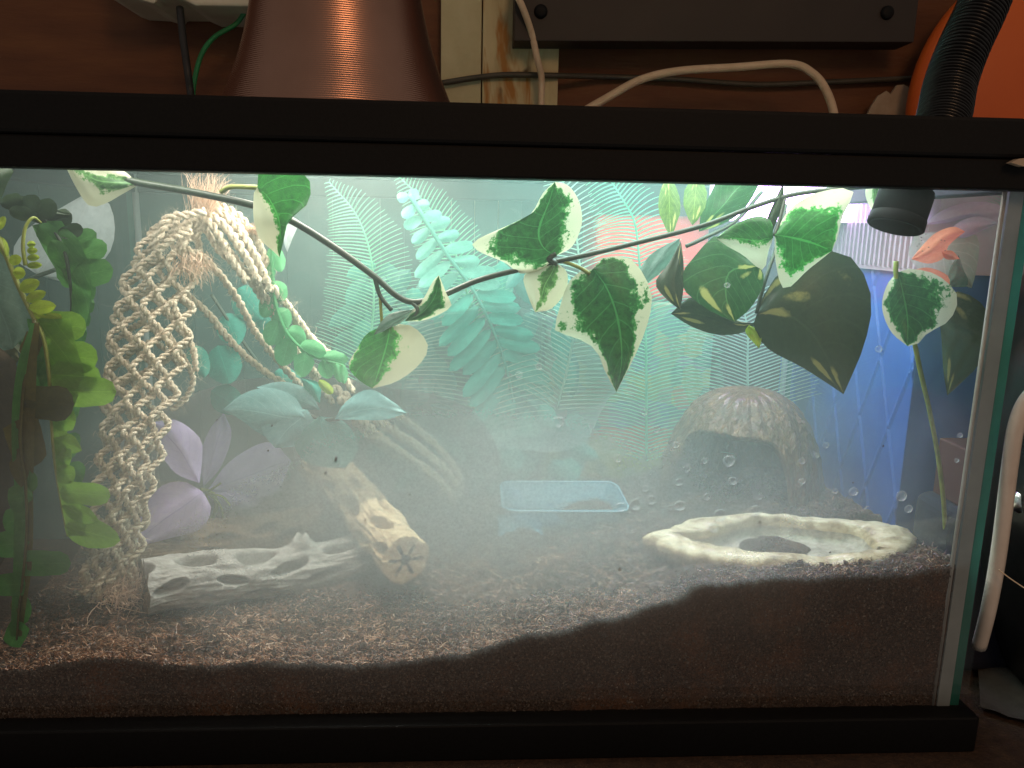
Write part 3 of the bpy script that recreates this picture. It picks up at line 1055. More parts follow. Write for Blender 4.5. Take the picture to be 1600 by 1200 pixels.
def place_fibre():
    x = rng.uniform(X0 + 0.002, X1 - 0.002)
    y = Y0_ + (Y1_ - Y0_) * rng.random() ** 1.7
    z = soil_z(x, y) + rng.uniform(-0.0006, 0.0012)
    a_ = rng.uniform(0, 2 * math.pi)
    d = Vector((math.cos(a_), math.sin(a_) * 0.8, rng.uniform(-0.15, 0.35))).normalized()
    ln = rng.uniform(0.0014, 0.0052) * (1.7 if rng.random() < 0.05 else 1)
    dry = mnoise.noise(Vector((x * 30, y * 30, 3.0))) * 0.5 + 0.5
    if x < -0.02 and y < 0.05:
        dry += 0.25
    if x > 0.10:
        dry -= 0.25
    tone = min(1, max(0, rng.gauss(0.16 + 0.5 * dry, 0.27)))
    if y < 0.016:
        d.y = abs(d.y) * 0.5
    return Vector((x, y, z)), d, ln, rng.uniform(0.00006, 0.00017), Vector((rng.uniform(-.5, .5), rng.uniform(-.3, .3), rng.uniform(-.1, .5))), tone


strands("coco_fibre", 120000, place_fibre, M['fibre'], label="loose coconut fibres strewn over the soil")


def crumbs():
    mb = MB()
    for _ in range(9000):
        x = rng.uniform(X0 + 0.003, X1 - 0.003)
        y = Y0_ + 0.002 + (Y1_ - Y0_ - 0.004) * rng.random() ** 1.8
        r_ = rng.uniform(0.0004, 0.0016) * (1.6 if rng.random() < 0.06 else 1)
        z = soil_z(x, y) + r_ * 0.35
        base = [(1, 0, 0), (-1, 0, 0), (0, 1, 0), (0, -1, 0), (0, 0, 1), (0, 0, -1)]
        e = Euler((rng.uniform(0, 6), rng.uniform(0, 6), rng.uniform(0, 6))).to_matrix()
        vs = [Vector((x, y, z)) + (e @ Vector((q[0] * r_ * rng.uniform(.6, 1.4), q[1] * r_ * rng.uniform(.6, 1.3), q[2] * r_ * rng.uniform(.5, 1)))) for q in base]
        mb.add(vs, [(0, 2, 4), (2, 1, 4), (1, 3, 4), (3, 0, 4), (2, 0, 5), (1, 2, 5), (3, 1, 5), (0, 3, 5)])
    return mb


tag(crumbs().build("soil_crumbs", M['soil'], smooth=False, kind='stuff'), "small damp crumbs lying on the soil")


def crumb_front(o=None):
    """crumbs pressed against the front glass, and the ragged top edge of the soil there"""
    mb = MB()
    for _ in range(9000):
        x = rng.uniform(X0 + 0.002, X1 - 0.002)
        top = soil_z(x, Y0_)
        z = rng.uniform(0.013, top + 0.0008) if rng.random() < 0.8 else top + rng.uniform(-0.002, 0.0012)
        r_ = rng.uniform(0.0003, 0.0010)
        y = Y0_ - rng.uniform(0.0, 0.0003)
        e = Euler((rng.uniform(0, 6), rng.uniform(0, 6), rng.uniform(0, 6))).to_matrix()
        vs = [Vector((x, y, z)) + Vector([c_ * k_ * r_ for c_, k_ in zip(e @ Vector(q), (1, 0.45, 1))]) for q in ((1, 0, -.4), (-.6, .8, -.4), (-.6, -.8, -.4), (0, 0, .9))]
        mb.add(vs, [(0, 1, 2), (0, 3, 1), (1, 3, 2), (2, 3, 0)])
    return mb


tag(crumb_front().build("pressed_crumbs", M['soil_front_lift'], smooth=False, kind='stuff'), "soil crumbs pressed against the inside of the front glass")

def fleck_mesh():
    mb = MB()
    for _ in range(2600):
        x = rng.uniform(X0 + 0.002, X1 - 0.002)
        z = rng.uniform(0.016, soil_z(x, Y0_) - 0.001)
        r_ = rng.uniform(0.00012, 0.00036)
        e = Euler((rng.uniform(0, 6), rng.uniform(0, 6), rng.uniform(0, 6))).to_matrix()
        vs = [Vector((x, Y0_ - 0.00055, z)) + (e @ Vector(q)) * r_ for q in ((1.6, 0, -.4), (-.6, .5, -.4), (-.6, -.5, -.4), (0, 0, .7))]
        mb.add(vs, [(0, 1, 2), (0, 3, 1), (1, 3, 2), (2, 3, 0)])
    return mb


tag(fleck_mesh().build("pale_flecks", M['fleck'], smooth=False, kind='stuff'), "tiny pale flecks of fibre pressed against the front glass")

# ------------------------------------------------------------------ cactus-wood logs
def log(name, A, B, r0, r1, m, label, holes=7, period=0.027, depth=0.42, seed=0.0, cap_star=False, stub=None, rot=0.0):
    A, B = Vector(A), Vector(B)
    ax = (B - A)
    Ln = ax.length
    q = ax.to_track_quat('X', 'Z')
    root = thing(name, A, label, "log", "cactus wood logs lying on the soil")
    NU, NVV = 168, 220
    mb = MB()
    vs = []
    for i in range(NVV + 1):
        s = i / NVV
        for k in range(NU):
            a_ = 2 * math.pi * k / NU
            l_ = s * Ln
            hole = 0.0
            row = a_ / (2 * math.pi) * holes + 0.25 * math.sin(l_ * 55 + seed) + l_ * 9 + 0.35 * mnoise.noise(Vector((l_ * 45 + seed, math.cos(a_), math.sin(a_))))
            ci = math.floor(row)
            for cc in (ci, ci + 1):
                fa = row - cc - 0.5 + 0.5
                cl = l_ / period + (0.5 if cc % 2 else 0.0) + 0.23 * math.sin(cc * 12.9 + seed)
                fl = cl - round(cl)
                wj = 0.86 + 0.42 * mnoise.noise(Vector((cc * 3.1 + seed, round(cl) * 1.7, 0)))
                d_ = math.hypot((row - cc) / (0.34 * wj), fl / (0.36 * wj))
                hole = max(hole, 1 - min(1, max(0, (d_ - 0.72) / 0.36)))
            rr = r0 + (r1 - r0) * s
            rr *= 1 + 0.10 * mnoise.noise(Vector((l_ * 60 + seed, math.cos(a_) * 1.6, math.sin(a_) * 1.6))) + 0.05 * mnoise.noise(Vector((l_ * 60, math.cos(a_) * 6, math.sin(a_) * 6)))
            rr *= 1 + 0.035 * mnoise.noise(Vector((l_ * 90 + seed, math.cos(a_) * 15, math.sin(a_) * 15))) + 0.02 * mnoise.noise(Vector((l_ * 700, math.cos(a_) * 24, math.sin(a_) * 24)))
            fade = min(1, s * 14, (1 - s) * 14) if cap_star else 1
            rr *= 1 - depth * hole * fade + 0.10 * (0.5 - abs(hole - 0.35)) * fade
            if stub:
                ds = ((s - stub[0]) / stub[2]) ** 2 + (((a_ - stub[1] + math.pi) % (2 * math.pi) - math.pi) / stub[3]) ** 2
                rr += stub[4] * math.exp(-ds)
            bend = Vector((0, 0.0025 * math.sin(s * 3 + seed), 0.002 * math.sin(s * 5 + seed)))
            vs.append(A + q @ (Vector((l_ + 0.0012 * mnoise.noise(Vector((a_ * 2, seed, 3 if i else 9))) * (i in (0, NVV)), rr * math.cos(a_ + rot), rr * math.sin(a_ + rot))) + bend))
    fs = []
    for i in range(NVV):
        for k in range(NU):
            a_, b_ = i * NU + k, i * NU + (k + 1) % NU
            fs.append((a_, b_, b_ + NU, a_ + NU))
    mb.add(vs, fs)
    mb.build("trunk", m, root)
    # ends: rings narrowing into the hollow heart, star-shaped on the sawn end
    for end in (0, 1):
        eb = MB()
        ring0 = [vs[(NVV if end else 0) * NU + k] for k in range(NU)]
        cen = sum(ring0, Vector()) / NU
        rings = [ring0]
        inward = (ax.normalized()) * (-1 if end else 1)
        for fr_, dp_ in ((0.9, -0.0003), (0.75, -0.0003), (0.6, 0), (0.5, 0), (0.4, 0.0), (0.3, 0.0), (0.22, 0.0), (0.14, 0.0), (0.06, 0.0)):
            rg = []
            for k in range(NU):
                a_ = 2 * math.pi * k / NU
                ray = abs(math.cos(3 * a_ + 0.4))
                lim = 0.18 + 0.46 * min(1, max(0, (ray - 0.86) / 0.08))
                lim2 = lim if cap_star else 0.45
                dd = dp_ + (0.008 if fr_ < lim2 else 0.0)
                rg.append(cen + (ring0[k] - cen) * fr_ + inward * dd)
            rings.append(rg)
        for g in rings:
            eb.v += [tuple(x) for x in g]
        for i in range(len(rings) - 1):
            for k in range(NU):
                a_, b_ = i * NU + k, i * NU + (k + 1) % NU
                eb.f.append((a_, b_, b_ + NU, a_ + NU))
        eb.f.append(tuple((len(rings) - 1) * NU + k for k in range(NU)))
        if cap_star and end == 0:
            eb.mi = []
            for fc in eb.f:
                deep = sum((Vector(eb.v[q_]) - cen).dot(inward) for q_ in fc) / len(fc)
                eb.mi.append(1 if deep > 0.0022 else 0)  # star recess painted darker than weathered wood to read as shade
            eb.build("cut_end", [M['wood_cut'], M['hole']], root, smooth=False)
        else:
            eb.build("cut_end", M['wood_dark'], root, smooth=False)
    return root


log("cactus_log", at(228, 925, .050), at(560, 868, .110), 0.0150, 0.0135, M['wood_grey'], "grey weathered log with oval holes and a knobby stub", seed=1.3, stub=(0.70, 1.25, 0.045, 0.42, 0.011), rot=0.4, period=0.032, depth=0.55)
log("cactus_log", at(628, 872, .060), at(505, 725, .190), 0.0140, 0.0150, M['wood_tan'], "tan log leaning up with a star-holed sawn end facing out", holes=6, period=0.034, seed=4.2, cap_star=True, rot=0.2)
log("cactus_log", at(205, 868, .095), at(500, 815, .150), 0.0140, 0.0135, M['wood_dark'], "brown pitted log lying behind the grey log under the purple flower", seed=7.7, depth=0.3, rot=1.1)

# ------------------------------------------------------------------ braided rope net
net = thing("rope_net", at(150, 950, .07), "cream braided jute net hung from a frayed top knot", "rope net")


def cord(px, width, pitch=None, nst=2, rad=None, flat=0.45, m=None, name="braided_cord", parent=None):
    path = pline(px)
    Ln = sum((b - a).length for a, b in zip(path, path[1:]))
    pitch = pitch or width * 2.0
    npt = max(12, int(Ln / pitch * 14))
    path = resample(path, npt)
    A = width * 0.25
    rad = rad or width * 0.27
    mb = MB()
    sd = rng.random() * 100
    for k in range(nst):
        pts, rs = [], []
        for i, p in enumerate(path):
            t = (path[min(i + 1, npt - 1)] - path[max(i - 1, 0)]).normalized()
            view = (CAM_LOC - p).normalized()
            side = t.cross(view).normalized()
            nrm = side.cross(t)
            th = 2 * math.pi * (i / (npt - 1)) * Ln / pitch + 2 * math.pi * k / nst
            j = 1.4 * mnoise.noise(Vector((i * 0.22, k * 5 + sd, 0)))
            pts.append(p + side * (A * math.sin(th) * (1 + 0.35 * j)) + nrm * (A * flat * math.cos(th) * 2 + 0.3 * A * j))
            rs.append(rad * (1 + 0.5 * mnoise.noise(Vector((i * 0.3 + sd, k * 9, 2)))) * 1.0)
        mb.tube(pts, rs, 7)
    return mb.build(name, m or M['rope'], parent or net)


W1 = 0.0078
CORDS = []
LEG = [(335, 262, 326), (380, 220, 316), (440, 190, 308), (520, 170, 296), (600, 162, 280), (680, 156, 262), (760, 148, 242), (840, 142, 224), (900, 128, 212), (955, 108, 196)]


def leg_x(v, f):
    for (va, la, ra), (vb, lb, rb) in zip(LEG, LEG[1:]):
        if v <= vb:
            k_ = (v - va) / (vb - va)
            return (la + (lb - la) * k_) * (1 - f) + (ra + (rb - ra) * k_) * f
    return LEG[-1][1] * (1 - f) + LEG[-1][2] * f


for layer, (ncol, y_off, ph0) in enumerate(((6, 0.0, 0), (5, 0.012, 1))):
    for c_ in range(ncol):
        f0 = (c_ + 0.5) / ncol
        pts_ = []
        v = 338 + 4 * (c_ % 3)
        k_ = 0
        while v < 950 - abs(c_ - 1) * 12:
            zig = (1 if (k_ + c_ + ph0) % 2 else -1) * 0.5 / ncol
            pts_.append((leg_x(v, min(1, max(0, f0 + zig * rng.uniform(0.7, 1.15)))) + rng.uniform(-3, 3), v,
                         0.098 - 0.044 * min(1, (v - 335) / 420) + 0.016 * abs(f0 - 0.45) + y_off + (0.003 if (k_ + c_) % 2 else -0.002)))
            v += 23 * rng.uniform(0.82, 1.2)
            k_ += 1
        CORDS.append((pts_, W1 * 0.46))
CORDS += [
    ([(248, 372, .080), (262, 342, .082), (296, 335, .086), (320, 330, .09)], W1 * 0.6),
    ([(246, 392, .080), (270, 372, .082), (300, 362, .086)], W1 * 0.55),
    ([(262, 520, .084), (300, 585, .094), (292, 620, .094), (268, 640, .092)], W1 * 0.45),
    ([(268, 470, .086), (300, 540, .090), (306, 580, .090)], W1 * 0.45),
    ([(296, 345, .098), (288, 385, .096), (320, 405, .100), (300, 440, .098)], W1 * 0.6),
    # fan to the other side
    ([(322, 325, .110), (356, 340, .106), (388, 380, .106), (411, 425, .110), (420, 455, .114)], W1 * 0.62),
    ([(318, 328, .104), (350, 352, .100), (380, 395, .102), (404, 440, .108)], W1 * 0.66),
    ([(312, 330, .102), (338, 362, .098), (362, 405, .100), (386, 440, .104)], W1 * 0.62),
    ([(330, 318, .116), (368, 334, .114), (400, 372, .116), (419, 420, .122)], W1 * 0.62),
    ([(320, 322, .112), (362, 348, .109), (394, 392, .110), (414, 446, .116)], W1 * 0.6),
    ([(308, 335, .106), (326, 365, .102), (346, 395, .102), (378, 420, .106)], W1 * 0.55),
    ([(335, 322, .112), (372, 350, .110), (398, 402, .110), (408, 448, .114)], W1 * 0.55),
    ([(412, 435, .118), (438, 462, .126), (466, 508, .134), (505, 545, .142), (530, 572, .148)], W1 * 0.6),
    ([(305, 395, .112), (340, 425, .118), (372, 470, .126), (400, 520, .134), (440, 570, .142), (490, 625, .150)], W1 * 0.6),
    ([(285, 455, .106), (325, 490, .118), (362, 535, .128), (400, 570, .138), (450, 605, .146)], W1 * 0.6),
    ([(424, 448, .116), (452, 480, .126), (486, 528, .134), (520, 566, .142), (552, 612, .15)], W1 * 0.62),
    ([(350, 380, .108), (392, 440, .116), (430, 500, .126), (470, 560, .136), (520, 630, .146)], W1 * 0.55),
    ([(380, 420, .112), (420, 470, .120), (458, 540, .130), (500, 590, .140)], W1 * 0.5),
    ([(520, 605, .188), (580, 650, .190), (640, 690, .190), (690, 728, .186), (716, 760, .182)], W1 * 0.9),
    ([(530, 620, .184), (590, 680, .184), (640, 716, .182), (684, 750, .178), (706, 778, .176)], W1 * 0.9),
    # far lower bundle with its turned end
    ([(560, 640, .190), (610, 672, .192), (655, 700, .190), (692, 735, .186), (714, 768, .182), (706, 788, .180)], W1 * 0.9),
    ([(552, 655, .186), (600, 700, .186), (648, 730, .184), (690, 762, .180), (710, 786, .178)], W1 * 0.8),
    ([(570, 625, .196), (630, 655, .198), (680, 695, .195), (716, 742, .190), (718, 778, .184)], W1 * 0.8),
]
for px, w in CORDS:
    cord(px, w, parent=net)


def place_fray(cpx, Y, spread, upw=(0, 0, 1), ln=(0.008, 0.022), jit=0.006):
    c0 = at(*cpx, Y)
    U = Vector(upw)

    def f():
        d = (U + Vector((rng.uniform(-spread, spread), rng.uniform(-spread, spread), rng.uniform(-spread, spread)))).normalized()
        return c0 + Vector((rng.uniform(-jit, jit), rng.uniform(-jit, jit), rng.uniform(-jit, jit) * .6)), d, rng.uniform(*ln), rng.uniform(0.00012, 0.00034), Vector((rng.uniform(-.4, .4), rng.uniform(-.4, .4), rng.uniform(-.4, .4))), 0.5
    return f


strands("frayed_knot", 260, place_fray((318, 332), .104, 0.42, (0.25, -0.1, 1), (0.010, 0.026)), M['fray'], net)
strands("frayed_end", 170, place_fray((392, 360), .114, 0.5, (1, -0.2, 0.15), (0.005, 0.013), 0.004), M['fray'], net)
strands("frayed_end", 260, place_fray((300, 405), .098, 0.9, (0.2, -0.2, -1), (0.006, 0.016), 0.008), M['fray'], net)
strands("frayed_end", 420, place_fray((190, 930), .058, 0.9, (0.6, -0.1, 0.5), (0.006, 0.016), 0.010), M['fray'], net)


def place_fuzz():
    px, w = CORDS[rng.randrange(len(CORDS))]
    k = rng.randrange(len(px) - 1)
    t = rng.random()
    a_, b_ = px[k], px[k + 1]
    p = at(a_[0] + (b_[0] - a_[0]) * t, a_[1] + (b_[1] - a_[1]) * t, a_[2] + (b_[2] - a_[2]) * t)
    p += Vector((rng.gauss(0, w * .35), rng.gauss(0, w * .35), rng.gauss(0, w * .2)))
    d = Vector((rng.uniform(-1, 1), rng.uniform(-1, 1), rng.uniform(-1, 1))).normalized()
    return p, d, rng.uniform(0.003, 0.010), rng.uniform(0.00005, 0.00013), Vector((rng.uniform(-.7, .7), rng.uniform(-.7, .7), rng.uniform(-.7, .7))), 0.7


strands("rope_fuzz", 6500, place_fuzz, M['rope'], net)

# ------------------------------------------------------------------ hanging ferns against the front corner
fern = thing("hanging_fern", at(0, 318, .045), "arching dark green fern with rounded leaflets draped over the corner", "fern")


def frond(parent, mid, r, m, name="frond"):
    return MB().tube(pline(mid), [r * (1 - 0.5 * i / (len(mid) * 8 - 8)) for i in range(len(mid) * 8 - 7)], 7).build(name, m, parent)


fr = frond(fern, [(-20, 312, .050), (30, 324, .047), (72, 345, .043), (98, 385, .040), (108, 430, .040), (112, 480, .042), (104, 540, .045), (98, 600, .048), (94, 660, .05)], 0.0011, M['stem'])
fern_frond = fr
for b_, t_, w, m in [((90, 366), (130, 357), 15, 'fern_dark'), ((102, 386), (151, 364), 19, 'fern_mid'), ((108, 408), (167, 382), 22, 'fern_mid'), ((112, 432), (177, 421), 27, 'fern_mid'),
                     ((113, 456), (150, 452), 22, 'fern_mid'), ((112, 478), (148, 474), 20, 'fern_mid'), ((110, 498), (142, 496), 20, 'fern_mid'), ((107, 520), (136, 520), 22, 'fern_mid'),
                     ((104, 560), (130, 566), 24, 'fern_mid'), ((98, 640), (122, 650), 26, 'fern_mid'), ((96, 690), (124, 700), 26, 'fern_mid'), ((100, 735), (132, 745), 26, 'fern_mid'),
                     ((98, 388), (60, 352), 20, 'fern_mid'), ((106, 420), (80, 376), 20, 'fern_mid'), ((110, 450), (96, 408), 18, 'fern_mid'),
                     ((80, 350), (112, 334), 18, 'fern_dark'), ((55, 336), (88, 318), 20, 'fern_dark'), ((25, 324), (64, 314), 18, 'fern_dark'), ((0, 318), (36, 312), 16, 'fern_dark'), ((60, 340), (14, 328), 14, 'fern_dark')]:
    Yb = .041
    simple_leaf(fr, b_, t_, w * 1.28, Yb, Yb - rng.uniform(-.004, .006), M[m], 'blunt', bow=rng.uniform(-.002, .003))

leaf(fr, (0, 318), (113, 336), [(20, 332), (48, 345), (80, 352)], [(28, 306), (60, 312), (88, 328)], .043, .041, M['fern_dark'], name="leaflet", bow=.003)
leaf(fr, (50, 352), (109, 445), [(66, 385), (90, 425)], [(78, 350), (102, 385)], .043, .040, M['fern_mid'], name="leaflet", bow=.003)
yf = thing("hanging_fern", at(20, 430, .03), "bright yellow green fern frond hanging down before the rope net", "fern")
fr = frond(yf, [(-15, 350, .030), (8, 395, .030), (28, 445, .029), (52, 495, .028), (68, 530, .027), (77, 590, .027), (80, 650, .028), (85, 715, .028), (94, 775, .029), (106, 838, .030)], 0.0013, M['stem_yellow'])
yf_frond = fr
for b_, t_, w, m, sh in [((60, 505), (135, 512), 36, 'fern_bright', 'strap'), ((72, 552), (153, 562), 40, 'fern_bright', 'strap'), ((77, 585), (158, 590), 34, 'fern_bright', 'strap'),
                         ((79, 612), (182, 612), 38, 'fern_bright', 'strap'), ((80, 655), (119, 657), 28, 'fern_bright', 'strap'), ((83, 684), (128, 704), 26, 'fern_bright', 'lance'),
                         ((86, 712), (112, 716), 26, 'fern_bright', 'strap'), ((88, 740), (118, 742), 24, 'fern_bright', 'strap'), ((93, 768), (173, 775), 28, 'fern_bright', 'strap'), ((96, 790), (155, 815), 24, 'fern_bright', 'lance'),
                         ((101, 822), (188, 845), 38, 'fern_bright', 'oval'), ((58, 520), (40, 560), 26, 'fern_olive', 'strap'), ((72, 560), (50, 605), 30, 'fern_mid', 'strap'),
                         ((30, 452), (62, 440), 18, 'fern_yellow', 'oval'), ((40, 470), (72, 456), 14, 'fern_yellow', 'oval'), ((44, 482), (88, 478), 18, 'fern_yellow', 'oval'), ((50, 492), (98, 497), 12, 'fern_yellow', 'strap'),
                         ((10, 402), (2, 370), 12, 'fern_yellow', 'oval'), ((14, 408), (34, 404), 14, 'fern_yellow', 'oval'), ((-6, 360), (8, 338), 12, 'fern_yellow', 'oval'), ((20, 425), (40, 428), 16, 'fern_yellow', 'oval')]:
    simple_leaf(fr, b_, t_, w, .0275, .0275 - rng.uniform(-.004, .006), M[m], sh, bow=rng.uniform(-.002, .0035))
fr = frond(yf, [(40, 415, .030), (36, 385, .030), (40, 355, .031), (52, 340, .033), (64, 348, .036)], 0.0010, M['stem_yellow'], "tendril")
for v in (382, 392, 403, 415):
    simple_leaf(fr, (42, v), (56 + (v - 382) * .3, v - 1), 9, .030, .030, M['fern_yellow'], 'oval', name="bud")

of = thing("hanging_fern", at(35, 600, .022), "olive and brown fern frond trailing down to the soil", "fern")
fr = frond(of, [(54, 500, .024), (44, 560, .022), (36, 620, .020), (32, 690, .019), (40, 760, .019), (42, 830, .019), (36, 900, .019), (30, 950, .019), (26, 1000, .020)], 0.0010, M['fern_olive'])
olive_frond = fr
for b_, t_, w, m, sh in [((36, 628), (116, 632), 44, 'olive_dark', 'strap'), ((30, 655), (52, 730), 46, 'fern_olive', 'strap'), ((28, 700), (34, 762), 26, 'fern_olive', 'lance'),
                         ((40, 735), (52, 768), 22, 'fern_mid', 'oval'), ((52, 775), (12, 782), 34, 'fern_mid', 'strap'), ((50, 812), (4, 816), 34, 'fern_mid', 'strap'), ((46, 848), (-8, 852), 34, 'fern_mid', 'strap'),
                         ((24, 880), (111, 880), 32, 'fern_mid', 'strap'), ((40, 912), (-8, 915), 30, 'fern_mid', 'strap'), ((36, 930), (38, 975), 20, 'fern_mid', 'oval'), ((24, 935), (30, 985), 14, 'fern_olive', 'strap'), ((34, 972), (16, 1010), 26, 'fern_mid', 'strap')]:
    simple_leaf(fr, b_, t_, w, .0195, .0195 - rng.uniform(-.003, .003), M[m], sh, bow=rng.uniform(-.001, .003))



def blade(parent, mid, offs, m, Y, side=1):
    """the unbroken web of a lobed frond between its midrib and the foot of the lobes"""
    P = resample(catmull([(u, v, 0) for u, v in mid], 6), 40)
    O = resample(catmull([(u + d_ * side, v, 0) for (u, v), d_ in zip(mid, offs)], 6), 40)
    mb = MB()
    uv = []
    for i, (a_, b_) in enumerate(zip(P, O)):
        for k in range(5):
            q = a_.lerp(b_, k / 4)
            mb.v.append(tuple(at(q.x, q.y + 2 * math.sin(i * 0.9) * k / 4, Y + 0.0012 * math.sin(i * 0.7) * k / 4 - 0.0008 * k / 4)))
            uv.append((i / 39, 0.5 + 0.4 * k / 4))
    mb.f = [(i * 5 + k, i * 5 + k + 1, i * 5 + k + 6, i * 5 + k + 5) for i in range(39) for k in range(4)]
    mb.uv = uv
    return mb.build("blade", m, parent)


blade(yf_frond, [(58, 498), (70, 545), (78, 590), (80, 650), (85, 715), (94, 775), (106, 838)], [52, 50, 54, 30, 18, 26, 34], M['fern_bright'], .0278)
blade(yf_frond, [(58, 498), (70, 545), (78, 590), (80, 650)], [16, 20, 18, 8], M['fern_mid'], .0284, -1)
blade(fern_frond, [(72, 345), (98, 385), (108, 430), (112, 480), (104, 540), (98, 600)], [24, 30, 34, 28, 22, 16], M['fern_mid'], .0405)
blade(olive_frond, [(54, 505), (44, 560), (36, 620), (32, 690), (38, 760), (40, 830), (36, 900), (30, 950), (26, 995)], [8, 14, 20, 22, 14, 12, 12, 10, 8], M['fern_olive'], .0202)
blade(olive_frond, [(54, 505), (44, 560), (36, 620), (32, 690), (38, 760), (40, 830), (36, 900), (30, 950), (26, 995)], [6, 14, 16, 14, 16, 18, 16, 12, 10], M['fern_mid'], .0204, -1)

pl = thing("broad_leaf_spray", at(60, 500, .085), "pale frosted round leaf and grey green leaves in the front corner", "artificial plant")
MB().tube(pline([(0, 470, .085), (40, 440, .085), (90, 420, .085)]), 0.0012, 7).build("stem", M['stem'], pl)
leaf(pl, (60, 430), (140, 299), [(20, 400), (40, 360), (95, 325)], [(110, 440), (160, 410), (179, 370), (172, 320)], .085, .095, M['pale_leaf'], bow=0.006)
leaf(pl, (-40, 420), (20, 545), [(-40, 500), (-10, 545)], [(10, 390), (44, 450), (52, 505)], .060, .052, M['grey_leaf'])
leaf(pl, (-60, 560), (30, 560), [(-20, 600), (10, 590)], [(-20, 520), (20, 530)], .07, .065, M['fern_olive'])
leaf(pl, (-30, 535), (-10, 900), [(-90, 620), (-80, 800)], [(22, 560), (38, 660), (30, 780), (12, 860)], .040, .034, M['brown_leaf'])
leaf(pl, (25, 505), (40, 562), [(14, 530), (25, 545)], [(50, 515), (52, 540)], .062, .058, M['ivy_pale'])
leaf(pl, (-30, 265), (-5, 330), [(-40, 290), (-25, 320)], [(20, 262), (10, 290)], .03, .03, M['fern_dark'])

# ------------------------------------------------------------------ the long variegated ivy garland
ivy = thing("ivy_garland", at(645, 470, .045), "long variegated cream and green ivy garland strung across the front", "ivy garland")
MB().tube(pline([(150, 268, .055), (215, 285, .052), (300, 300, .048), (400, 322, .044), (455, 345, .043), (520, 385, .043), (585, 432, .043), (620, 462, .043), (648, 472, .043), (690, 462, .043), (750, 437, .042), (830, 417, .042), (900, 402, .042),
                       (1000, 378, .043), (1100, 352, .044), (1180, 322, .046), (1250, 302, .048), (1350, 292, .052), (1420, 290, .055)]),
          [0.0019 - 0.0007 * min(1, q_ / 110) for q_ in range(18 * 8 + 1)], 10).build("stem", M['stem'], ivy)
MB().tube(pline([(345, 300, .047), (362, 292, .045), (402, 293, .042)]), 0.0012, 8).build("leaf_stalk", M['stem_yellow'], ivy)
MB().tube(pline([(585, 432, .043), (594, 462, .042), (612, 485, .041)]), 0.0011, 8).build("leaf_stalk", M['stem'], ivy)
MB().tube(pline([(594, 465, .042), (596, 495, .041), (598, 515, .040)]), 0.0008, 8).build("leaf_stalk", M['stem_yellow'], ivy)
MB().tube(pline([(880, 408, .042), (905, 418, .041), (922, 428, .040)]), 0.0010, 8).build("leaf_stalk", M['stem_yellow'], ivy)
MB().tube(pline([(868, 412, .041), (858, 404, .038), (868, 396, .038)]), 0.0016, 8).build("leaf_stalk", M['stem'], ivy)
MB().tube(pline([(640, 470, .043), (652, 482, .041), (650, 495, .040)]), 0.0010, 8).build("leaf_stalk", M['stem'], ivy)
MB().tube(pline([(1226, 310, .047), (1218, 345, .043), (1210, 368, .040)]), 0.0010, 8).build("leaf_stalk", M['stem'], ivy)
leaf(ivy, (218, 288), (100, 255), [(190, 304), (165, 318), (140, 322), (120, 295)], [(190, 265), (150, 252)], .052, .040, M['ivy_pale'])
leaf(ivy, (402, 293), (437, 402), [(397, 300), (396, 340), (405, 372), (424, 390)], [(410, 262), (470, 268), (486, 292), (478, 322), (452, 340), (444, 372)], .041, .036, M['ivy_side'], mid=[(420, 310), (436, 345), (438, 375)], bow=-.007)
leaf(ivy, (440, 335), (449, 394), [(442, 350), (444, 380)], [(466, 345), (456, 375)], .052, .050, M['pale_leaf'], bow=0.002)
leaf(ivy, (632, 502), (686, 430), [(645, 484), (662, 466), (676, 440)], [(665, 500), (704, 480), (698, 460)], .040, .034, M['ivy'], mid=[(660, 488), (680, 462)], bow=.004)
leaf(ivy, (645, 484), (583, 524), [(620, 487), (600, 497)], [(630, 502), (608, 514)], .041, .036, M['grey_leaf'], bow=.003)
leaf(ivy, (610, 506), (582, 607), [(575, 520), (558, 545), (544, 572), (562, 595)], [(645, 510), (669, 540), (655, 570), (620, 596)], .040, .031, M['ivy_left'], bow=.005, mid=[(606, 530), (598, 560), (590, 585)])
leaf(ivy, (868, 400), (867, 284), [(850, 419), (815, 428), (790, 411), (737, 383), (790, 354), (828, 336), (848, 302)], [(894, 385), (909, 350), (905, 315), (888, 290)], .038, .030, M['ivy'], bow=.006, mid=[(848, 385), (842, 360), (858, 315)], rows=26, cols=12)
leaf(ivy, (868, 410), (836, 488), [(840, 418), (818, 432), (826, 465)], [(886, 425), (884, 455), (862, 482)], .040, .034, M['ivy_pale'], bow=.005)
leaf(ivy, (926, 420), (963, 613), [(905, 425), (886, 445), (872, 490), (867, 516), (905, 530), (932, 548), (946, 582)], [(945, 402), (985, 404), (1006, 430), (1019, 465), (1010, 512), (990, 560)], .039, .027, M['ivy'], bow=.006,
     mid=[(948, 450), (966, 500), (972, 560)])
leaf(ivy, (1210, 367), (1300, 392), [(1212, 410), (1226, 452), (1262, 422), (1285, 404)], [(1235, 325), (1280, 300), (1333, 297), (1316, 340), (1309, 370)], .039, .032, M['ivy_bright'], bow=.006, mid=[(1240, 372), (1270, 380)])
leaf(ivy, (1208, 372), (1119, 372), [(1200, 395), (1192, 422), (1160, 398), (1135, 384)], [(1205, 345), (1180, 338), (1145, 352)], .042, .036, M['ivy_side'], bow=.004)
leaf(ivy, (1203, 370), (1224, 285), [(1198, 345), (1212, 310)], [(1212, 350), (1224, 315)], .044, .046, M['fern_dark'], bow=.002)
leaf(ivy, (1362, 262), (1372, 340), [(1352, 300), (1360, 325)], [(1382, 285), (1385, 320)], .055, .052, M['ivy_pale'], bow=.003)

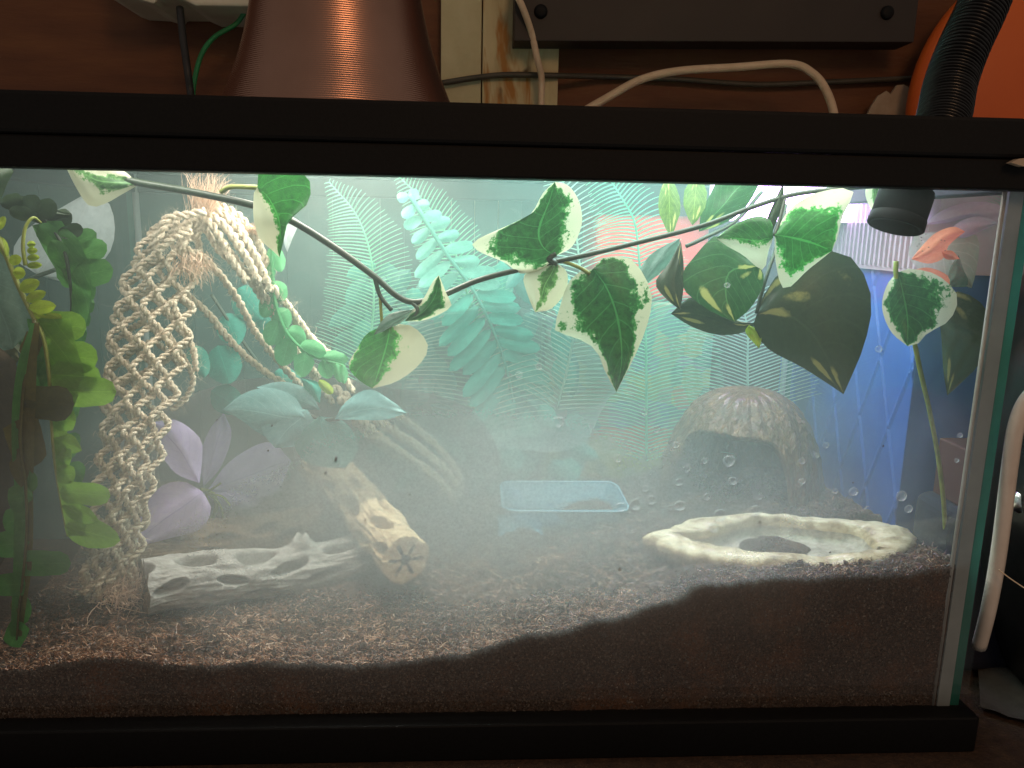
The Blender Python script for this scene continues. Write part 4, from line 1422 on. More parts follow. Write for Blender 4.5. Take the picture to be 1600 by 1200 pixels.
iv2 = thing("ivy_sprig", at(1478, 840, .075), "single variegated ivy leaf on a tall thin stem near the glass end", "ivy sprig")
MB().tube(pline([(1400, 408, .058), (1402, 440, .057), (1425, 520, .058), (1438, 580, .060), (1452, 640, .063), (1466, 715, .068), (1474, 780, .072), (1478, 845, .075)]), 0.0013, 8).build("stem", M['stem_yellow'], iv2)
leaf(iv2, (1403, 425), (1418, 541), [(1386, 445), (1378, 480), (1392, 518)], [(1425, 420), (1465, 430), (1496, 462), (1484, 500), (1450, 520), (1436, 536)], .056, .048, M['ivy'], bow=.005, mid=[(1410, 455), (1418, 500)])

pot = thing("pothos_spray", at(1200, 450, .075), "dark glossy pothos leaves splashed with yellow", "artificial plant")
MB().tube(pline([(1190, 300, .085), (1150, 345, .075), (1100, 372, .066), (1072, 385, .064)]), 0.0011, 8).build("stem", M['stem'], pot)
MB().tube(pline([(1228, 320, .08), (1215, 380, .07), (1195, 440, .062), (1182, 490, .060)]), 0.0011, 8).build("stem", M['stem'], pot)
leaf(pot, (1186, 415), (1148, 503), [(1150, 385), (1122, 366), (1090, 395), (1062, 440), (1100, 480)], [(1193, 430), (1190, 452), (1172, 482)], .058, .047, M['pothos'], bow=.005, mid=[(1140, 425), (1135, 465)])
leaf(pot, (1182, 492), (1318, 616), [(1178, 512), (1200, 545), (1250, 572), (1285, 594)], [(1205, 440), (1255, 405), (1302, 392), (1340, 412), (1362, 470), (1350, 540)], .060, .044, M['pothos_dark'], bow=.007, mid=[(1225, 490), (1275, 530)])
leaf(pot, (1184, 505), (1048, 490), [(1160, 520), (1120, 523), (1080, 510)], [(1150, 500), (1120, 470), (1082, 464), (1060, 478)], .066, .064, M['pothos_dark'], bow=.004)
leaf(pot, (1064, 376), (1063, 484), [(1046, 410), (1024, 442), (1042, 468)], [(1068, 410), (1068, 450)], .056, .050, M['pothos_dark'], bow=.003)
leaf(pot, (1062, 372), (1000, 450), [(1020, 395), (998, 425)], [(1060, 395), (1030, 428)], .066, .064, M['grey_leaf'], bow=.003)
simple_leaf(pot, (1044, 272), (1048, 370), 28, .070, .062, M['lance'], 'lance', name="leaf")
simple_leaf(pot, (1090, 270), (1082, 352), 30, .078, .070, M['lance'], 'lance', name="leaf")
leaf(pot, (1092, 362), (1190, 262), [(1096, 330), (1112, 300), (1130, 270)], [(1125, 352), (1160, 330), (1185, 290)], .085, .08, M['pothos'], bow=.004)
leaf(pot, (1170, 508), (1186, 545), [(1165, 520)], [(1185, 515), (1190, 530)], .062, .060, M['fern_yellow'], bow=.002)
leaf(pot, (1462, 470), (1480, 618), [(1470, 520), (1474, 580)], [(1500, 455), (1545, 490), (1535, 560), (1500, 600)], .085, .080, M['pothos_dark'], bow=.003)

# ------------------------------------------------------------------ comb ferns near the back glass
def comb_fern(mid, hw, n, label, m, droop=0.14, slant=0.45, lo=0.0, sides=(-1, 1), wpx=2.5):
    root = thing("comb_fern", at(mid[-1][0], mid[-1][1], mid[-1][2]), label, "fern", "fine comb ferns along the back glass")
    path = pline(mid)
    MB().tube(path, [0.0011 * (0.45 + 0.55 * i / len(path)) for i in range(len(path))], 6).build("midrib", m, root)
    n = int(n * 0.95)
    hw = [h * 1.14 for h in hw]
    pts = resample(path, n)
    mb = MB()
    wmax = len(hw) - 1
    for i, p in enumerate(pts):
        s = i / (n - 1)
        if s < lo:
            continue
        k = s * wmax
        h = hw[int(k)] + (hw[min(int(k) + 1, wmax)] - hw[int(k)]) * (k - int(k))
        Y = p.y
        h = h / pxm(Y)
        t = (pts[min(i + 1, n - 1)] - pts[max(i - 1, 0)]).normalized()
        view = (CAM_LOC - p).normalized()
        side = t.cross(view).normalized()
        for sg in sides:
            hh = h * rng.uniform(0.93, 1.05)
            d0 = (side * sg - t * slant).normalized()
            ww = 0.5 * wpx / pxm(Y)
            prev_ = None
            b0 = len(mb.v)
            seg = 5
            for q in range(seg + 1):
                u = q / seg
                c_ = p + d0 * (hh * u) + Vector((0, 0, -1)) * (droop * hh * u * u) + Vector((0, -0.004 * math.sin(u * 2), 0))
                w_ = ww * (1 - 0.7 * u)
                mb.v += [tuple(c_ - t * w_), tuple(c_ + t * w_), tuple(c_ + view * w_ * 0.6)]
            for q in range(seg):
                a_ = b0 + 3 * q
                mb.f += [(a_, a_ + 3, a_ + 5, a_ + 2), (a_ + 2, a_ + 5, a_ + 4, a_ + 1)]
    mb.build("pinnae", m, root, smooth=False, kind='stuff')
    return root


comb_fern([(515, 285, .205), (556, 335, .206), (578, 395, .208), (584, 460, .212), (580, 520, .216), (568, 600, .22)], [6, 34, 52, 62, 70, 78, 80], 62, "pale mint comb fern standing alone beside the rope net", M['comb'])
comb_fern([(626, 278, .208), (662, 315, .206), (694, 360, .205), (720, 420, .206), (740, 500, .212)], [8, 34, 46, 56, 66], 46, "mint comb fern rising behind the turquoise fern", M['comb'])
comb_fern([(862, 250, .215), (890, 310, .214), (902, 380, .214), (906, 460, .216), (890, 560, .22), (870, 640, .225)], [18, 34, 50, 66, 90, 100], 58, "comb fern half hidden behind the forked ivy leaf", M['comb_pale'])
comb_fern([(940, 262, .215), (972, 310, .218), (992, 350, .222), (1000, 420, .230), (1008, 500, .239), (1010, 600, .2425), (1010, 720, .2425)], [24, 50, 66, 90, 110, 120, 124], 88, "wide comb fern in front of the red box", M['comb'], droop=0.30)
comb_fern([(1160, 470, .242), (1168, 520, .2425), (1168, 580, .2425), (1170, 650, .2425)], [70, 100, 112, 100], 36, "comb fern rising above the bronze hide", M['comb_pale'], droop=0.10)
comb_fern([(1592, 262, .10), (1585, 300, .10), (1566, 350, .11)], [16, 34, 44], 20, "little comb fern tucked in the top corner beside the hose", M['comb_pale'])
comb_fern([(700, 470, .222), (735, 540, .222), (750, 620, .222), (752, 700, .224)], [60, 90, 110, 110], 34, "dim comb fern low behind the turquoise fern", M['comb_pale'], droop=0.2)

# turquoise broad fern
tq = thing("turquoise_fern", at(800, 600, .185), "turquoise fern with broad toothed leaflets in the fog", "fern")
tmid = [(640, 305, .165), (668, 350, .172), (700, 400, .182), (740, 455, .195), (772, 520, .208), (795, 590, .220), (806, 660, .230)]
fr = frond(tq, tmid, 0.0016, M['turq_leaf'])
tp = [(638, 305), (652, 328), (668, 352), (684, 376), (700, 402), (716, 426), (734, 450), (750, 478), (764, 506), (778, 536), (788, 566), (796, 598), (802, 632)]
tp = [(p.x, p.y) for p in resample([(x, y, 0) for x, y in tp], 19)]
for i, (x, y) in enumerate(tp):
    s = i / (len(tp) - 1)
    ln = 26 + 72 * math.sin(min(1, s * 1.35) * math.pi / 2)
    m = M['turq_leaf'] if s < 0.50 else M['teal_leaf']  # lower leaflets coloured darker so they sink into the fog
    Yl = .165 + .065 * s
    for sg in (-1, 1):
        l2 = ln * rng.uniform(0.85, 1.12)
        if sg < 0:
            tip_ = (x - l2 * 0.62, y + l2 * (0.42 + 0.35 * s) + rng.uniform(-6, 6))
        else:
            tip_ = (x + l2 * 0.70, y - l2 * (0.30 - 0.62 * s) + rng.uniform(-6, 6))
        simple_leaf(fr, (x, y), tip_, 14 + 6 * s, Yl, Yl + .006 * sg + rng.uniform(-.003, .003), m, 'blunt', bow=rng.uniform(-.002, .003))

# green trailing frond
gf = thing("trailing_frond", at(430, 400, .120), "light green toothed frond curving down behind the rope strands", "fern")
fr = frond(gf, [(425, 375, .118), (426, 430, .118), (432, 480, .118), (452, 525, .119), (490, 556, .12), (540, 572, .122)], 0.0013, M['green_frond'])
for b_, t_, w in [((424, 385), (440, 425), 22), ((425, 410), (408, 448), 20), ((426, 440), (444, 470), 24), ((428, 460), (410, 496), 24), ((432, 482), (450, 512), 26), ((436, 500), (420, 540), 28), ((446, 516), (478, 534), 26), ((452, 528), (440, 572), 30),
                  ((468, 540), (510, 552), 24), ((478, 550), (470, 590), 26), ((500, 558), (545, 562), 20), ((505, 562), (515, 592), 20), ((525, 568), (532, 598), 12), ((535, 570), (538, 600), 12)]:
    simple_leaf(fr, b_, t_, w, .119, .119 + rng.uniform(-.004, .004), M['green_frond'], 'oval')
gh = thing("leafy_vine", at(350, 500, .165), "hazy teal leaves hanging behind the rope strands", "artificial plant")
MB().tube(pline([(330, 460, .17), (370, 520, .17), (420, 590, .17)]), 0.0011, 6).build("stem", M['stem'], gh)
for b_, t_, w in [((372, 450), (410, 500), 44), ((340, 540), (360, 600), 46), ((352, 490), (372, 540), 36), ((300, 540), (320, 590), 30), ((400, 480), (440, 520), 40), ((330, 610), (380, 640), 36), ((430, 580), (470, 610), 30)]:
    simple_leaf(gh, b_, t_, w, .17, .165, M['teal_leaf'], 'oval', name="leaf")

# blue-green broad leaves around the leaning log
bl = thing("broad_leaf_plant", at(500, 650, .115), "blue green broad leaved plant over the leaning log", "artificial plant")
MB().tube(pline([(470, 640, .125), (500, 655, .12), (530, 655, .115)]), 0.0012, 6).build("stem", M['stem'], bl)
leaf(bl, (480, 655), (347, 641), [(450, 690), (410, 680), (375, 655)], [(460, 620), (420, 606), (380, 615)], .120, .112, M['blue_leaf'])
leaf(bl, (523, 655), (636, 645), [(560, 656), (600, 656)], [(540, 628), (576, 608), (610, 625)], .112, .104, M['blue_leaf'])
leaf(bl, (480, 640), (430, 700), [(425, 640), (408, 670)], [(500, 670), (470, 695)], .120, .112, M['blue_leaf'])
leaf(bl, (500, 650), (540, 732), [(460, 680), (470, 715), (505, 730)], [(540, 660), (560, 700)], .118, .108, M['deep_leaf'])
leaf(bl, (500, 640), (400, 605), [(460, 640), (425, 628)], [(480, 608), (440, 596)], .128, .124, M['blue_leaf'])
leaf(bl, (500, 630), (470, 590), [(480, 618)], [(500, 600)], .130, .126, M['teal_leaf'])
simple_leaf(bl, (498, 594), (520, 615), 12, .12, .118, M['fern_yellow'], 'blunt', name="leaf")
# dark mass of leaves at the back
bm = thing("leafy_backdrop", at(760, 640, .235), "dim teal bush of leaves against the back glass", "artificial plant")
MB().tube(pline([(760, 760, .236), (755, 680, .236), (740, 600, .236), (720, 500, .236)]), 0.0015, 6).build("stem", M['stem'], bm)
for i in range(105):
    x, y = rng.uniform(560, 900), rng.uniform(400, 750)
    a_ = rng.uniform(0.2, 2.9)
    ln = rng.uniform(40, 80)
    Yq = rng.uniform(.222, .243)
    simple_leaf(bm, (x, y), (x + ln * math.cos(a_), y + ln * math.sin(a_)), rng.uniform(18, 36), Yq, Yq - .004, M[rng.choice(['teal_leaf', 'deep_leaf', 'deep_leaf'])], 'oval', name="leaf", rows=6)

# ------------------------------------------------------------------ flowers
pf = thing("purple_flower", at(320, 770, .130), "purple cloth flower with soft petals behind the rope net", "artificial flower")
MB().tube(pline([(312, 765, .126), (330, 770, .128), (338, 790, .13), (325, 830, .132)]), 0.0014, 7).build("stem", M['stem_yellow'], pf)
for q in ((345, 755), (360, 790), (350, 810), (318, 825)):
    MB().tube(pline([(322, 770, .126), ((322 + q[0]) / 2 + 6, (770 + q[1]) / 2 - 4, .122), (q[0], q[1], .122)]), 0.0007, 6).build("sepal", M['stem_yellow'], pf)
leaf(pf, (312, 755), (238, 660), [(275, 740), (250, 708), (234, 678)], [(316, 715), (312, 684), (275, 656)], .100, .086, M['purple'], name="petal", bow=.006)
leaf(pf, (316, 768), (205, 856), [(285, 752), (248, 762), (222, 802)], [(330, 795), (314, 826), (262, 842)], .100, .085, M['purple'], name="petal", bow=.006)
leaf(pf, (318, 760), (350, 645), [(312, 715), (328, 670)], [(345, 730), (362, 680)], .160, .175, M['purple'], name="petal", bow=.004)
leaf(pf, (325, 765), (455, 720), [(360, 720), (420, 690)], [(370, 780), (430, 770)], .180, .225, M['purple'], name="petal", bow=.004)
leaf(pf, (325, 770), (420, 810), [(370, 770), (405, 780)], [(350, 800), (395, 820)], .175, .215, M['purple'], name="petal", bow=.004)

sf_ = thing("salmon_flower", at(1440, 410, .085), "speckled salmon cloth flower beside the nozzle", "artificial flower")
leaf(sf_, (1424, 405), (1508, 362), [(1440, 385), (1462, 364), (1490, 354)], [(1452, 412), (1476, 402), (1482, 384)], .085, .080, M['salmon'], name="petal")
leaf(sf_, (1420, 424), (1482, 458), [(1440, 445), (1462, 458)], [(1450, 418), (1482, 432)], .086, .082, M['salmon'], name="petal")
leaf(sf_, (1470, 392), (1500, 405), [(1478, 405)], [(1488, 392)], .084, .080, M['salmon'], name="petal")
for i in range(16):
    p = at(1432 + rng.random() * 66, 402 - rng.random() * 38 , .0795)
    if i > 9:
        break
    MB().lathe([(0.0003, -0.0002), (0.0005, 0), (0.0003, 0.0002)], p, 6).build("speck", M['speck'], sf_)
lf = thing("lavender_flower", at(1500, 350, .10), "pale lavender cloth flower above the salmon one", "artificial flower")
leaf(lf, (1440, 352), (1578, 332), [(1470, 330), (1510, 316), (1555, 318)], [(1480, 348), (1520, 340), (1560, 352)], .100, .094, M['lavender'], name="petal", bow=.005)
leaf(lf, (1478, 366), (1562, 348), [(1500, 346), (1530, 338)], [(1505, 372), (1535, 360)], .096, .090, M['lavender'], name="petal", bow=.004)
leaf(lf, (1440, 352), (1440, 296), [(1425, 335), (1425, 310)], [(1470, 325), (1462, 300)], .104, .104, M['lavender'], name="petal", bow=.004)
ml = thing("sheer_ribbon_leaf", at(1480, 410, .10), "sheer greenish mesh leaf behind the salmon flower", "artificial leaf")
leaf(ml, (1430, 365), (1518, 450), [(1420, 400), (1450, 430)], [(1490, 362), (1528, 370), (1526, 420)], .100, .094, M['mesh_leaf'], name="blade")
leaf(ml, (1480, 448), (1498, 398), [(1484, 420)], [(1514, 446), (1505, 420)], .092, .09, M['grey_leaf'], name="blade")

# ------------------------------------------------------------------ bowl, dish, hide
bc = (at(1230, 845, .066))
bx, by = 0.1775, 0.0640
bz = 0.0868
bowl = thing("feeding_bowl", (bx, by, bz - 0.008), "cream stone-look bowl with a wavy rim on the soil", "bowl")
NA = 160
prof = [(0.0, -0.0080), (0.36, -0.0080), (0.56, -0.0076), (0.635, -0.0062), (0.67, -0.0020), (0.69, 0.0020), (0.715, 0.0034), (0.78, 0.0040), (0.88, 0.0040), (0.955, 0.0029), (0.992, 0.0006), (0.988, -0.0030), (0.965, -0.0072), (0.92, -0.0105), (0.5, -0.0110)]
vs = []
for r_, h_ in prof:
    for k in range(NA):
        a_ = 2 * math.pi * k / NA
        n1 = mnoise.noise(Vector((math.cos(a_) * 2.2, math.sin(a_) * 2.2, 0.4)))
        n2 = mnoise.noise(Vector((math.cos(a_) * 6, math.sin(a_) * 6, 5 + r_ * 3)))
        n3 = mnoise.noise(Vector((math.cos(a_) * 14 * r_, math.sin(a_) * 14 * r_, 9 + h_ * 300)))
        wv = 1 + (0.10 * n1 + 0.045 * n2) * r_
        rim = max(0, 1 - abs(r_ - 0.84) / 0.20)
        lift = rim * (0.0030 * n1 + 0.0018 * n2)
        # dip of the near rim
        dip = math.exp(-((a_ - 1.56 * math.pi) / 0.16) ** 2)
        lift -= 0.0055 * dip * rim
        inn = (0.16 * math.sin(3 * a_ + 1) + 0.10 * math.sin(5 * a_ + 2) + 0.12 * n2) * (0.45 < r_ < 0.74)
        off_ = 0.0075 * max(0.0, 1 - r_ / 0.95)
        vs.append((bx + off_ + 0.0775 * (r_ - inn * .3) * wv * math.cos(a_), by + 0.0375 * (r_ - inn * .4) * wv * math.sin(a_) * (0.80 + 0.20 * abs(math.sin(a_))), bz + h_ + lift + 0.0006 * n3))
fs = []
for i in range(len(prof) - 1):
    for k in range(NA):
        a_, b_ = i * NA + k, i * NA + (k + 1) % NA
        fs.append((a_, b_, b_ + NA, a_ + NA))
mb = MB()
mb.add(vs, fs)
mb.mi = [1 if i < 4 else 2 if i >= 10 else 0 for i in range(len(prof) - 1) for k in range(NA)]
mb.build("basin", [M['bowl'], M['bowl_dirty'], M['bowl_side']], bowl)
# damp food mound lying in it
mb = MB()
pr = [(1.0, 0.0), (0.85, 0.30), (0.6, 0.62), (0.35, 0.88), (0.12, 1.0), (0.0, 1.02)]
vs = []
for r_, h_ in pr:
    for k in range(36):
        a_ = 2 * math.pi * k / 36
        w_ = 1 + 0.35 * mnoise.noise(Vector((math.cos(a_) * 1.5, math.sin(a_) * 1.5, r_ * 2)))
        vs.append((bx - 0.004 + 0.022 * r_ * w_ * math.cos(a_), by + 0.002 + 0.016 * r_ * w_ * math.sin(a_), bz - 0.0078 + 0.0078 * h_ * w_))
mb.add(vs, [(i * 36 + k, i * 36 + (k + 1) % 36, (i + 1) * 36 + (k + 1) % 36, (i + 1) * 36 + k) for i in range(len(pr) - 1) for k in range(36)])
o = mb.build("soil_mound", M['soil'])
tag(o, "low dark heap of damp soil inside the cream bowl", "soil heap")

dx, dy = 0.0645, 0.178
dz = soil_h(dx, dy) - 0.002
dish = thing("water_dish", (dx, dy, dz), "low clear blue plastic dish with rounded corners", "water dish")


def rrect(cx, cy, hx, hy, r_, n_=7):
    out = []
    for sx, sy, a0 in ((1, 1, 0), (-1, 1, 90), (-1, -1, 180), (1, -1, 270)):
        for i in range(n_):
            a_ = math.radians(a0 + 90 * i / (n_ - 1))
            out.append((cx + sx * (hx - r_) + r_ * math.cos(a_), cy + sy * (hy - r_) + r_ * math.sin(a_)))
    return out


mb = MB()
lay = [(0.036, 0.024, 0.0), (0.041, 0.029, 0.014), (0.0435, 0.0315, 0.0165), (0.0435, 0.0315, 0.018), (0.040, 0.028, 0.0182), (0.0385, 0.0265, 0.0165), (0.0345, 0.0225, 0.004), (0.01, 0.008, 0.0035)]
rings = [[(x + 0.0007 * mnoise.noise(Vector((x * 200, y * 200, h_ * 300))), y, dz + h_ + 0.0006 * mnoise.noise(Vector((x * 120, y * 120, 1)))) for x, y in rrect(dx, dy, hx, hy, min(0.011, hy * .8))] for hx, hy, h_ in lay]
nr = len(rings[0])
for g in rings:
    mb.v += g
for i in range(len(rings) - 1):
    for k in range(nr):
        a_, b_ = i * nr + k, i * nr + (k + 1) % nr
        mb.f.append((a_, b_, b_ + nr, a_ + nr))
mb.f.append(tuple((len(rings) - 1) * nr + k for k in range(nr)))
mb.build("tray", M['dish'], dish)
rr_ = [Vector(p_) for p_ in rings[3]]
MB().tube(rr_ + [rr_[0]], [0.0008 + 0.0006 * mnoise.noise(Vector((q_ * 0.6, 3, 1))) for q_ in range(len(rr_) + 1)], 8, caps=False).build("rim", M['dish_rim'], dish)
# embossed ramp at its corner
mb = MB()
vs = []
for i in range(14):
    for k in range(9):
        u, w_ = i / 13, k / 8
        vs.append((dx - 0.047 + 0.030 * u, dy - 0.024 - 0.012 * (1 - w_), dz + 0.003 + 0.014 * w_ * (0.7 + 0.3 * math.sin(u * 3)) + 0.005 * mnoise.noise(Vector((u * 5, w_ * 4, 2))) - 0.008 * u * w_))
mb.add(vs, [(i * 9 + k, i * 9 + k + 1, (i + 1) * 9 + k + 1, (i + 1) * 9 + k) for i in range(13) for k in range(8)])
mb.build("ramp", M['dish'], dish)
mb = MB()
vs = []
for r_, h_ in pr:
    for k in range(30):
        a_ = 2 * math.pi * k / 30
        w_ = 1 + 0.4 * mnoise.noise(Vector((math.cos(a_) * 1.5, math.sin(a_) * 1.5, r_ * 2 + 8)))
        vs.append((dx + 0.010 + 0.014 * r_ * w_ * math.cos(a_), dy - 0.002 + 0.012 * r_ * w_ * math.sin(a_), dz + 0.0042 + 0.007 * h_ * w_))
mb.add(vs, [(i * 30 + k, i * 30 + (k + 1) % 30, (i + 1) * 30 + (k + 1) % 30, (i + 1) * 30 + k) for i in range(len(pr) - 1) for k in range(30)])
tag(mb.build("soil_mound", M['soil']), "small reddish clump of soil inside the blue dish", "soil heap")
mb = MB()
vs = []
for r_, h_ in pr:
    for k in range(30):
        a_ = 2 * math.pi * k / 30
        w_ = 1 + 0.4 * mnoise.noise(Vector((math.cos(a_) * 1.5, math.sin(a_) * 1.5, r_ * 2 + 3)))
        vs.append((dx - 0.033 + 0.017 * r_ * w_ * math.cos(a_), dy - 0.043 + 0.010 * r_ * w_ * math.sin(a_), dz + 0.000 + 0.010 * h_ * w_))
mb.add(vs, [(i * 30 + k, i * 30 + (k + 1) % 30, (i + 1) * 30 + (k + 1) % 30, (i + 1) * 30 + k) for i in range(len(pr) - 1) for k in range(30)])
tag(mb.build("soil_mound", M['soil']), "crumbly heap of soil against the corner of the blue dish", "soil heap")

hx_, hy_ = 0.192, 0.176
hz_ = 0.066
hide = thing("coconut_hide", (hx_, hy_, hz_), "bronze brown coconut shell hide with an arched entrance", "reptile hide")
NA, NR = 200, 60
RA, HH = 0.0565, 0.0875
face = math.radians(-90 - 32)
vs, fs = [], []
for layer in (0, 1):
    for i in range(NR + 1):
        for k in range(NA):
            a_ = 2 * math.pi * k / NA
            da = (a_ - face + math.pi) % (2 * math.pi) - math.pi
            t0 = 0.0
            pa = 0.88
            if abs(da) < pa:
                t0 = 0.50 * (1 - (abs(da) / pa) ** 6) ** 0.4 * (1 + 0.05 * mnoise.noise(Vector((da * 5, 0, 1))))
            t = t0 + (1 - t0) * (i / NR)
            el = t * math.pi / 2
            rr = math.cos(el) ** 0.80 * RA
            zz_ = math.sin(el) ** 0.95 * HH
            rib = 0.0009 * math.sin(a_ * 22 + 3 * mnoise.noise(Vector((zz_ * 60, a_, 0)))) + 0.0022 * mnoise.noise(Vector((math.cos(a_) * 7, math.sin(a_) * 7, zz_ * 60))) + 0.0012 * mnoise.noise(Vector((math.cos(a_) * 22, math.sin(a_) * 22, zz_ * 200)))
            rr2 = max(0.0, rr + (rib if layer == 0 else -0.004)) if i < NR else 0.0
            vs.append((hx_ + rr2 * math.cos(a_), hy_ + rr2 * math.sin(a_), hz_ + zz_ - (0.004 if layer else 0)))
n1 = (NR + 1) * NA
for layer in (0, 1):
    for i in range(NR):
        for k in range(NA):
            a_, b_ = layer * n1 + i * NA + k, layer * n1 + i * NA + (k + 1) % NA
            q = (a_, b_, b_ + NA, a_ + NA)
            fs.append(q if layer == 0 else q[::-1])
for k in range(NA):
    fs.append(((k + 1) % NA, k, n1 + k, n1 + (k + 1) % NA))
mb = MB()
mb.add(vs, fs)
mb.build("shell", M['hide'], hide)

# ------------------------------------------------------------------ fogger hose and nozzle
hose = thing("fogger_hose", at(1410, 300, .055), "black corrugated hose entering the tank with a stubby nozzle", "hose")
hp = resample(pline([(1560, -60, .085), (1535, 10, .078), (1505, 75, .070), (1485, 130, .062), (1475, 180, .050), (1462, 225, .038), (1438, 262, .031)]), 400)
rs = [0.0118 + 0.0010 * math.sin(i / 400 * 2 * math.pi * 62) for i in range(400)]
MB().tube(hp, rs, 28).build("corrugated_tube", M['hose'], hose)
a_, b_ = at(1430, 262, .030), at(1400, 350, .026)
axv = (b_ - a_).normalized()
Ln = (b_ - a_).length
pn = [(r_ * 0.95, h_) for r_, h_ in [(0.0105, 0), (0.0112, 0.002), (0.0112, Ln * .30), (0.0100, Ln * .33), (0.0100, Ln * .36), (0.0128, Ln * .40), (0.0132, Ln * .46), (0.0132, Ln * .84), (0.0124, Ln * .85), (0.0124, Ln * .87), (0.0136, Ln * .88), (0.0138, Ln * 1.04), (0.0132, Ln * 1.06), (0.0115, Ln * 1.06), (0.0110, Ln * 0.9), (0.004, Ln * .85)]]
MB().lathe(pn, a_, 40, axv).build("nozzle", M['black_matt'], hose)

# ------------------------------------------------------------------ copper heat lamp
dc = Vector((at(532, 150, 0.122).x, 0.122, 0.3108))
dome = thing("heat_lamp", dc, "spun copper dome heat lamp standing on the lid", "heat lamp")
zs_ = []
base_pts = [(0.0765, 0.0), (0.0760, 0.004), (0.0735, 0.009), (0.0700, 0.016), (0.0655, 0.0255), (0.0610, 0.0360), (0.0568, 0.048), (0.0535, 0.060), (0.0508, 0.072), (0.0490, 0.084), (0.047, 0.10), (0.043, 0.125), (0.034, 0.145), (0.026, 0.152)]
cp_ = catmull([(r_, h_, 0) for r_, h_ in base_pts], 60)
prof = []
for i, p in enumerate(cp_):
    prof.append((p.x * 0.905 + 0.00005 * math.sin(p.y / 0.0011 * 2 * math.pi), p.y))
prof2 = [(max(0.001, r_ - 0.0014), h_) for r_, h_ in prof[::-1]]
MB().lathe(prof + prof2, dc, 96).build("lamp_shade", M['copper'], dome)
MB().lathe([(0.0255, 0.1524), (0.0265, 0.156), (0.0265, 0.20), (0.022, 0.206), (0.0, 0.206)], dc, 40).build("lamp_socket", M['black'], dome)

# ------------------------------------------------------------------ purple-white grow lamp hung at the back
g0 = at(1236, 308, .205)
grow = thing("grow_lamp", g0, "glowing purple white grow lamp up by the lid", "grow lamp")
ax_ = Vector((-0.25, -0.75, -0.62)).normalized()
qr = ax_.to_track_quat('Z', 'X')


def slab(c_, hx, hy, z0, z1):
    mb = MB()
    P = [(-hx, -hy), (hx, -hy), (hx, hy), (-hx, hy)]
    mb.add([Vector(c_) + qr @ Vector((x, y, z)) for z in (z0, z1) for x, y in P], [(0, 3, 2, 1), (4, 5, 6, 7), (0, 1, 5, 4), (1, 2, 6, 5), (2, 3, 7, 6), (3, 0, 4, 7)])
    return mb


o = slab(g0, 0.022, 0.056, -0.012, -0.0005).build("lamp_housing", M['white_plastic'], grow, smooth=False)
o = slab(g0, 0.020, 0.053, 0.0, 0.0015).build("diffuser", M['led'], grow, smooth=False)

# ------------------------------------------------------------------ things standing round the tank
rb = at(1010, 380, .30)
rbo = MB()
x0, x1 = at(930, 400, .262).x, at(1108, 400, .262).x
z0, z1 = at(1000, 470, .262).z, at(1000, 336, .262).z
# stack: printed carton below, red box on it
cx0, cx1 = at(850, 600, .264).x, at(1110, 600, .264).x
bs = MB()
for i in range(24):
    xa = cx0 - 0.002 - 0.44 + i * 0.44 / 24
    bs.box((xa, 0.2735 + 0.0012 * (i % 2), 0.001), (xa + 0.44 / 24 - 0.0003, 0.2765 + 0.0012 * (i % 2), 0.296))  # boards added to darken and tint the bright wall behind
tag(bs.build("added_back_board", M['backing'], smooth=False), "dark grey green board added behind the back glass to darken the view", "added board")
o = MB().box((cx0, 0.264, 0.001), (cx1, 0.36, z0 - 0.0008)).build("printed_carton", M['carton'], smooth=False)
tag(bevel(o, .002), "carton printed in green yellow and red bands behind the tank", "carton")
o = MB().box((x0, 0.262, z0), (x1, 0.34, z1)).build("red_box", M['red_box'], smooth=False)
tag(bevel(o, .006, 4), "soft red orange box seen through the back glass", "box")

bb = thing("storage_bin", (0.33, 0.26, 0.0), "blue plastic bin with diamond ribs standing by the tank end", "storage bin")
BX, BY0, BY1 = 0.272, 0.112, 0.315
mb = MB()
NYb, NZb = 150, 170
zt = at(1390, 420, .19).z
vs = []
for i in range(NYb + 1):
    for k in range(NZb + 1):
        y = BY0 + (BY1 - BY0) * i / NYb
        z = 0.001 + (zt - 0.001) * k / NZb
        u, w_ = (y * 1.0 + z * 0.42) / 0.038, (y * 1.0 - z * 0.42) / 0.038
        rr = min(abs(u - round(u)), abs(w_ - round(w_)))
        pr_ = max(0, 1 - rr / 0.06) * 0.0014
        vs.append((BX - pr_, y, z))
mb.add(vs, [(i * (NZb + 1) + k, i * (NZb + 1) + k + 1, (i + 1) * (NZb + 1) + k + 1, (i + 1) * (NZb + 1) + k) for i in range(NYb) for k in range(NZb)])
mb.box((BX + 0.0004, BY0, 0.001), (BX + 0.12, BY1, zt))
mb.build("body", M['blue_bin'], bb, smooth=False)
mb = MB()
mb.box((BX - 0.004, BY0 - 0.004, zt + 0.0004), (BX + 0.124, BY1 + 0.03, 0.305))
for k in range(40):
    y = BY0 - 0.002 + k * (BY1 + 0.028 - BY0) / 39
    mb.box((BX - 0.0062, y - 0.0010, zt + 0.003), (BX - 0.0041, y + 0.0010, 0.302))
mb.build("lid", M['lid_white'], bb, smooth=False)
rx = at(1508, 700, .075).x
o = MB().box((rx, 0.062, 0.104), (rx + 0.05, 0.10, 0.139)).build("red_carton", M['red_dark'], smooth=False)
o.location = (0, 0, 0)
tag(bevel(o, .001), "dull red carton edge seen through the end glass", "carton")
o = MB().box((0.279, 0.062, 0.001), (0.36, 0.1095, 0.1035)).build("navy_bag", M['navy'], smooth=False)
tag(bevel(o, .008, 4), "dark navy fabric bag under the red carton", "bag")

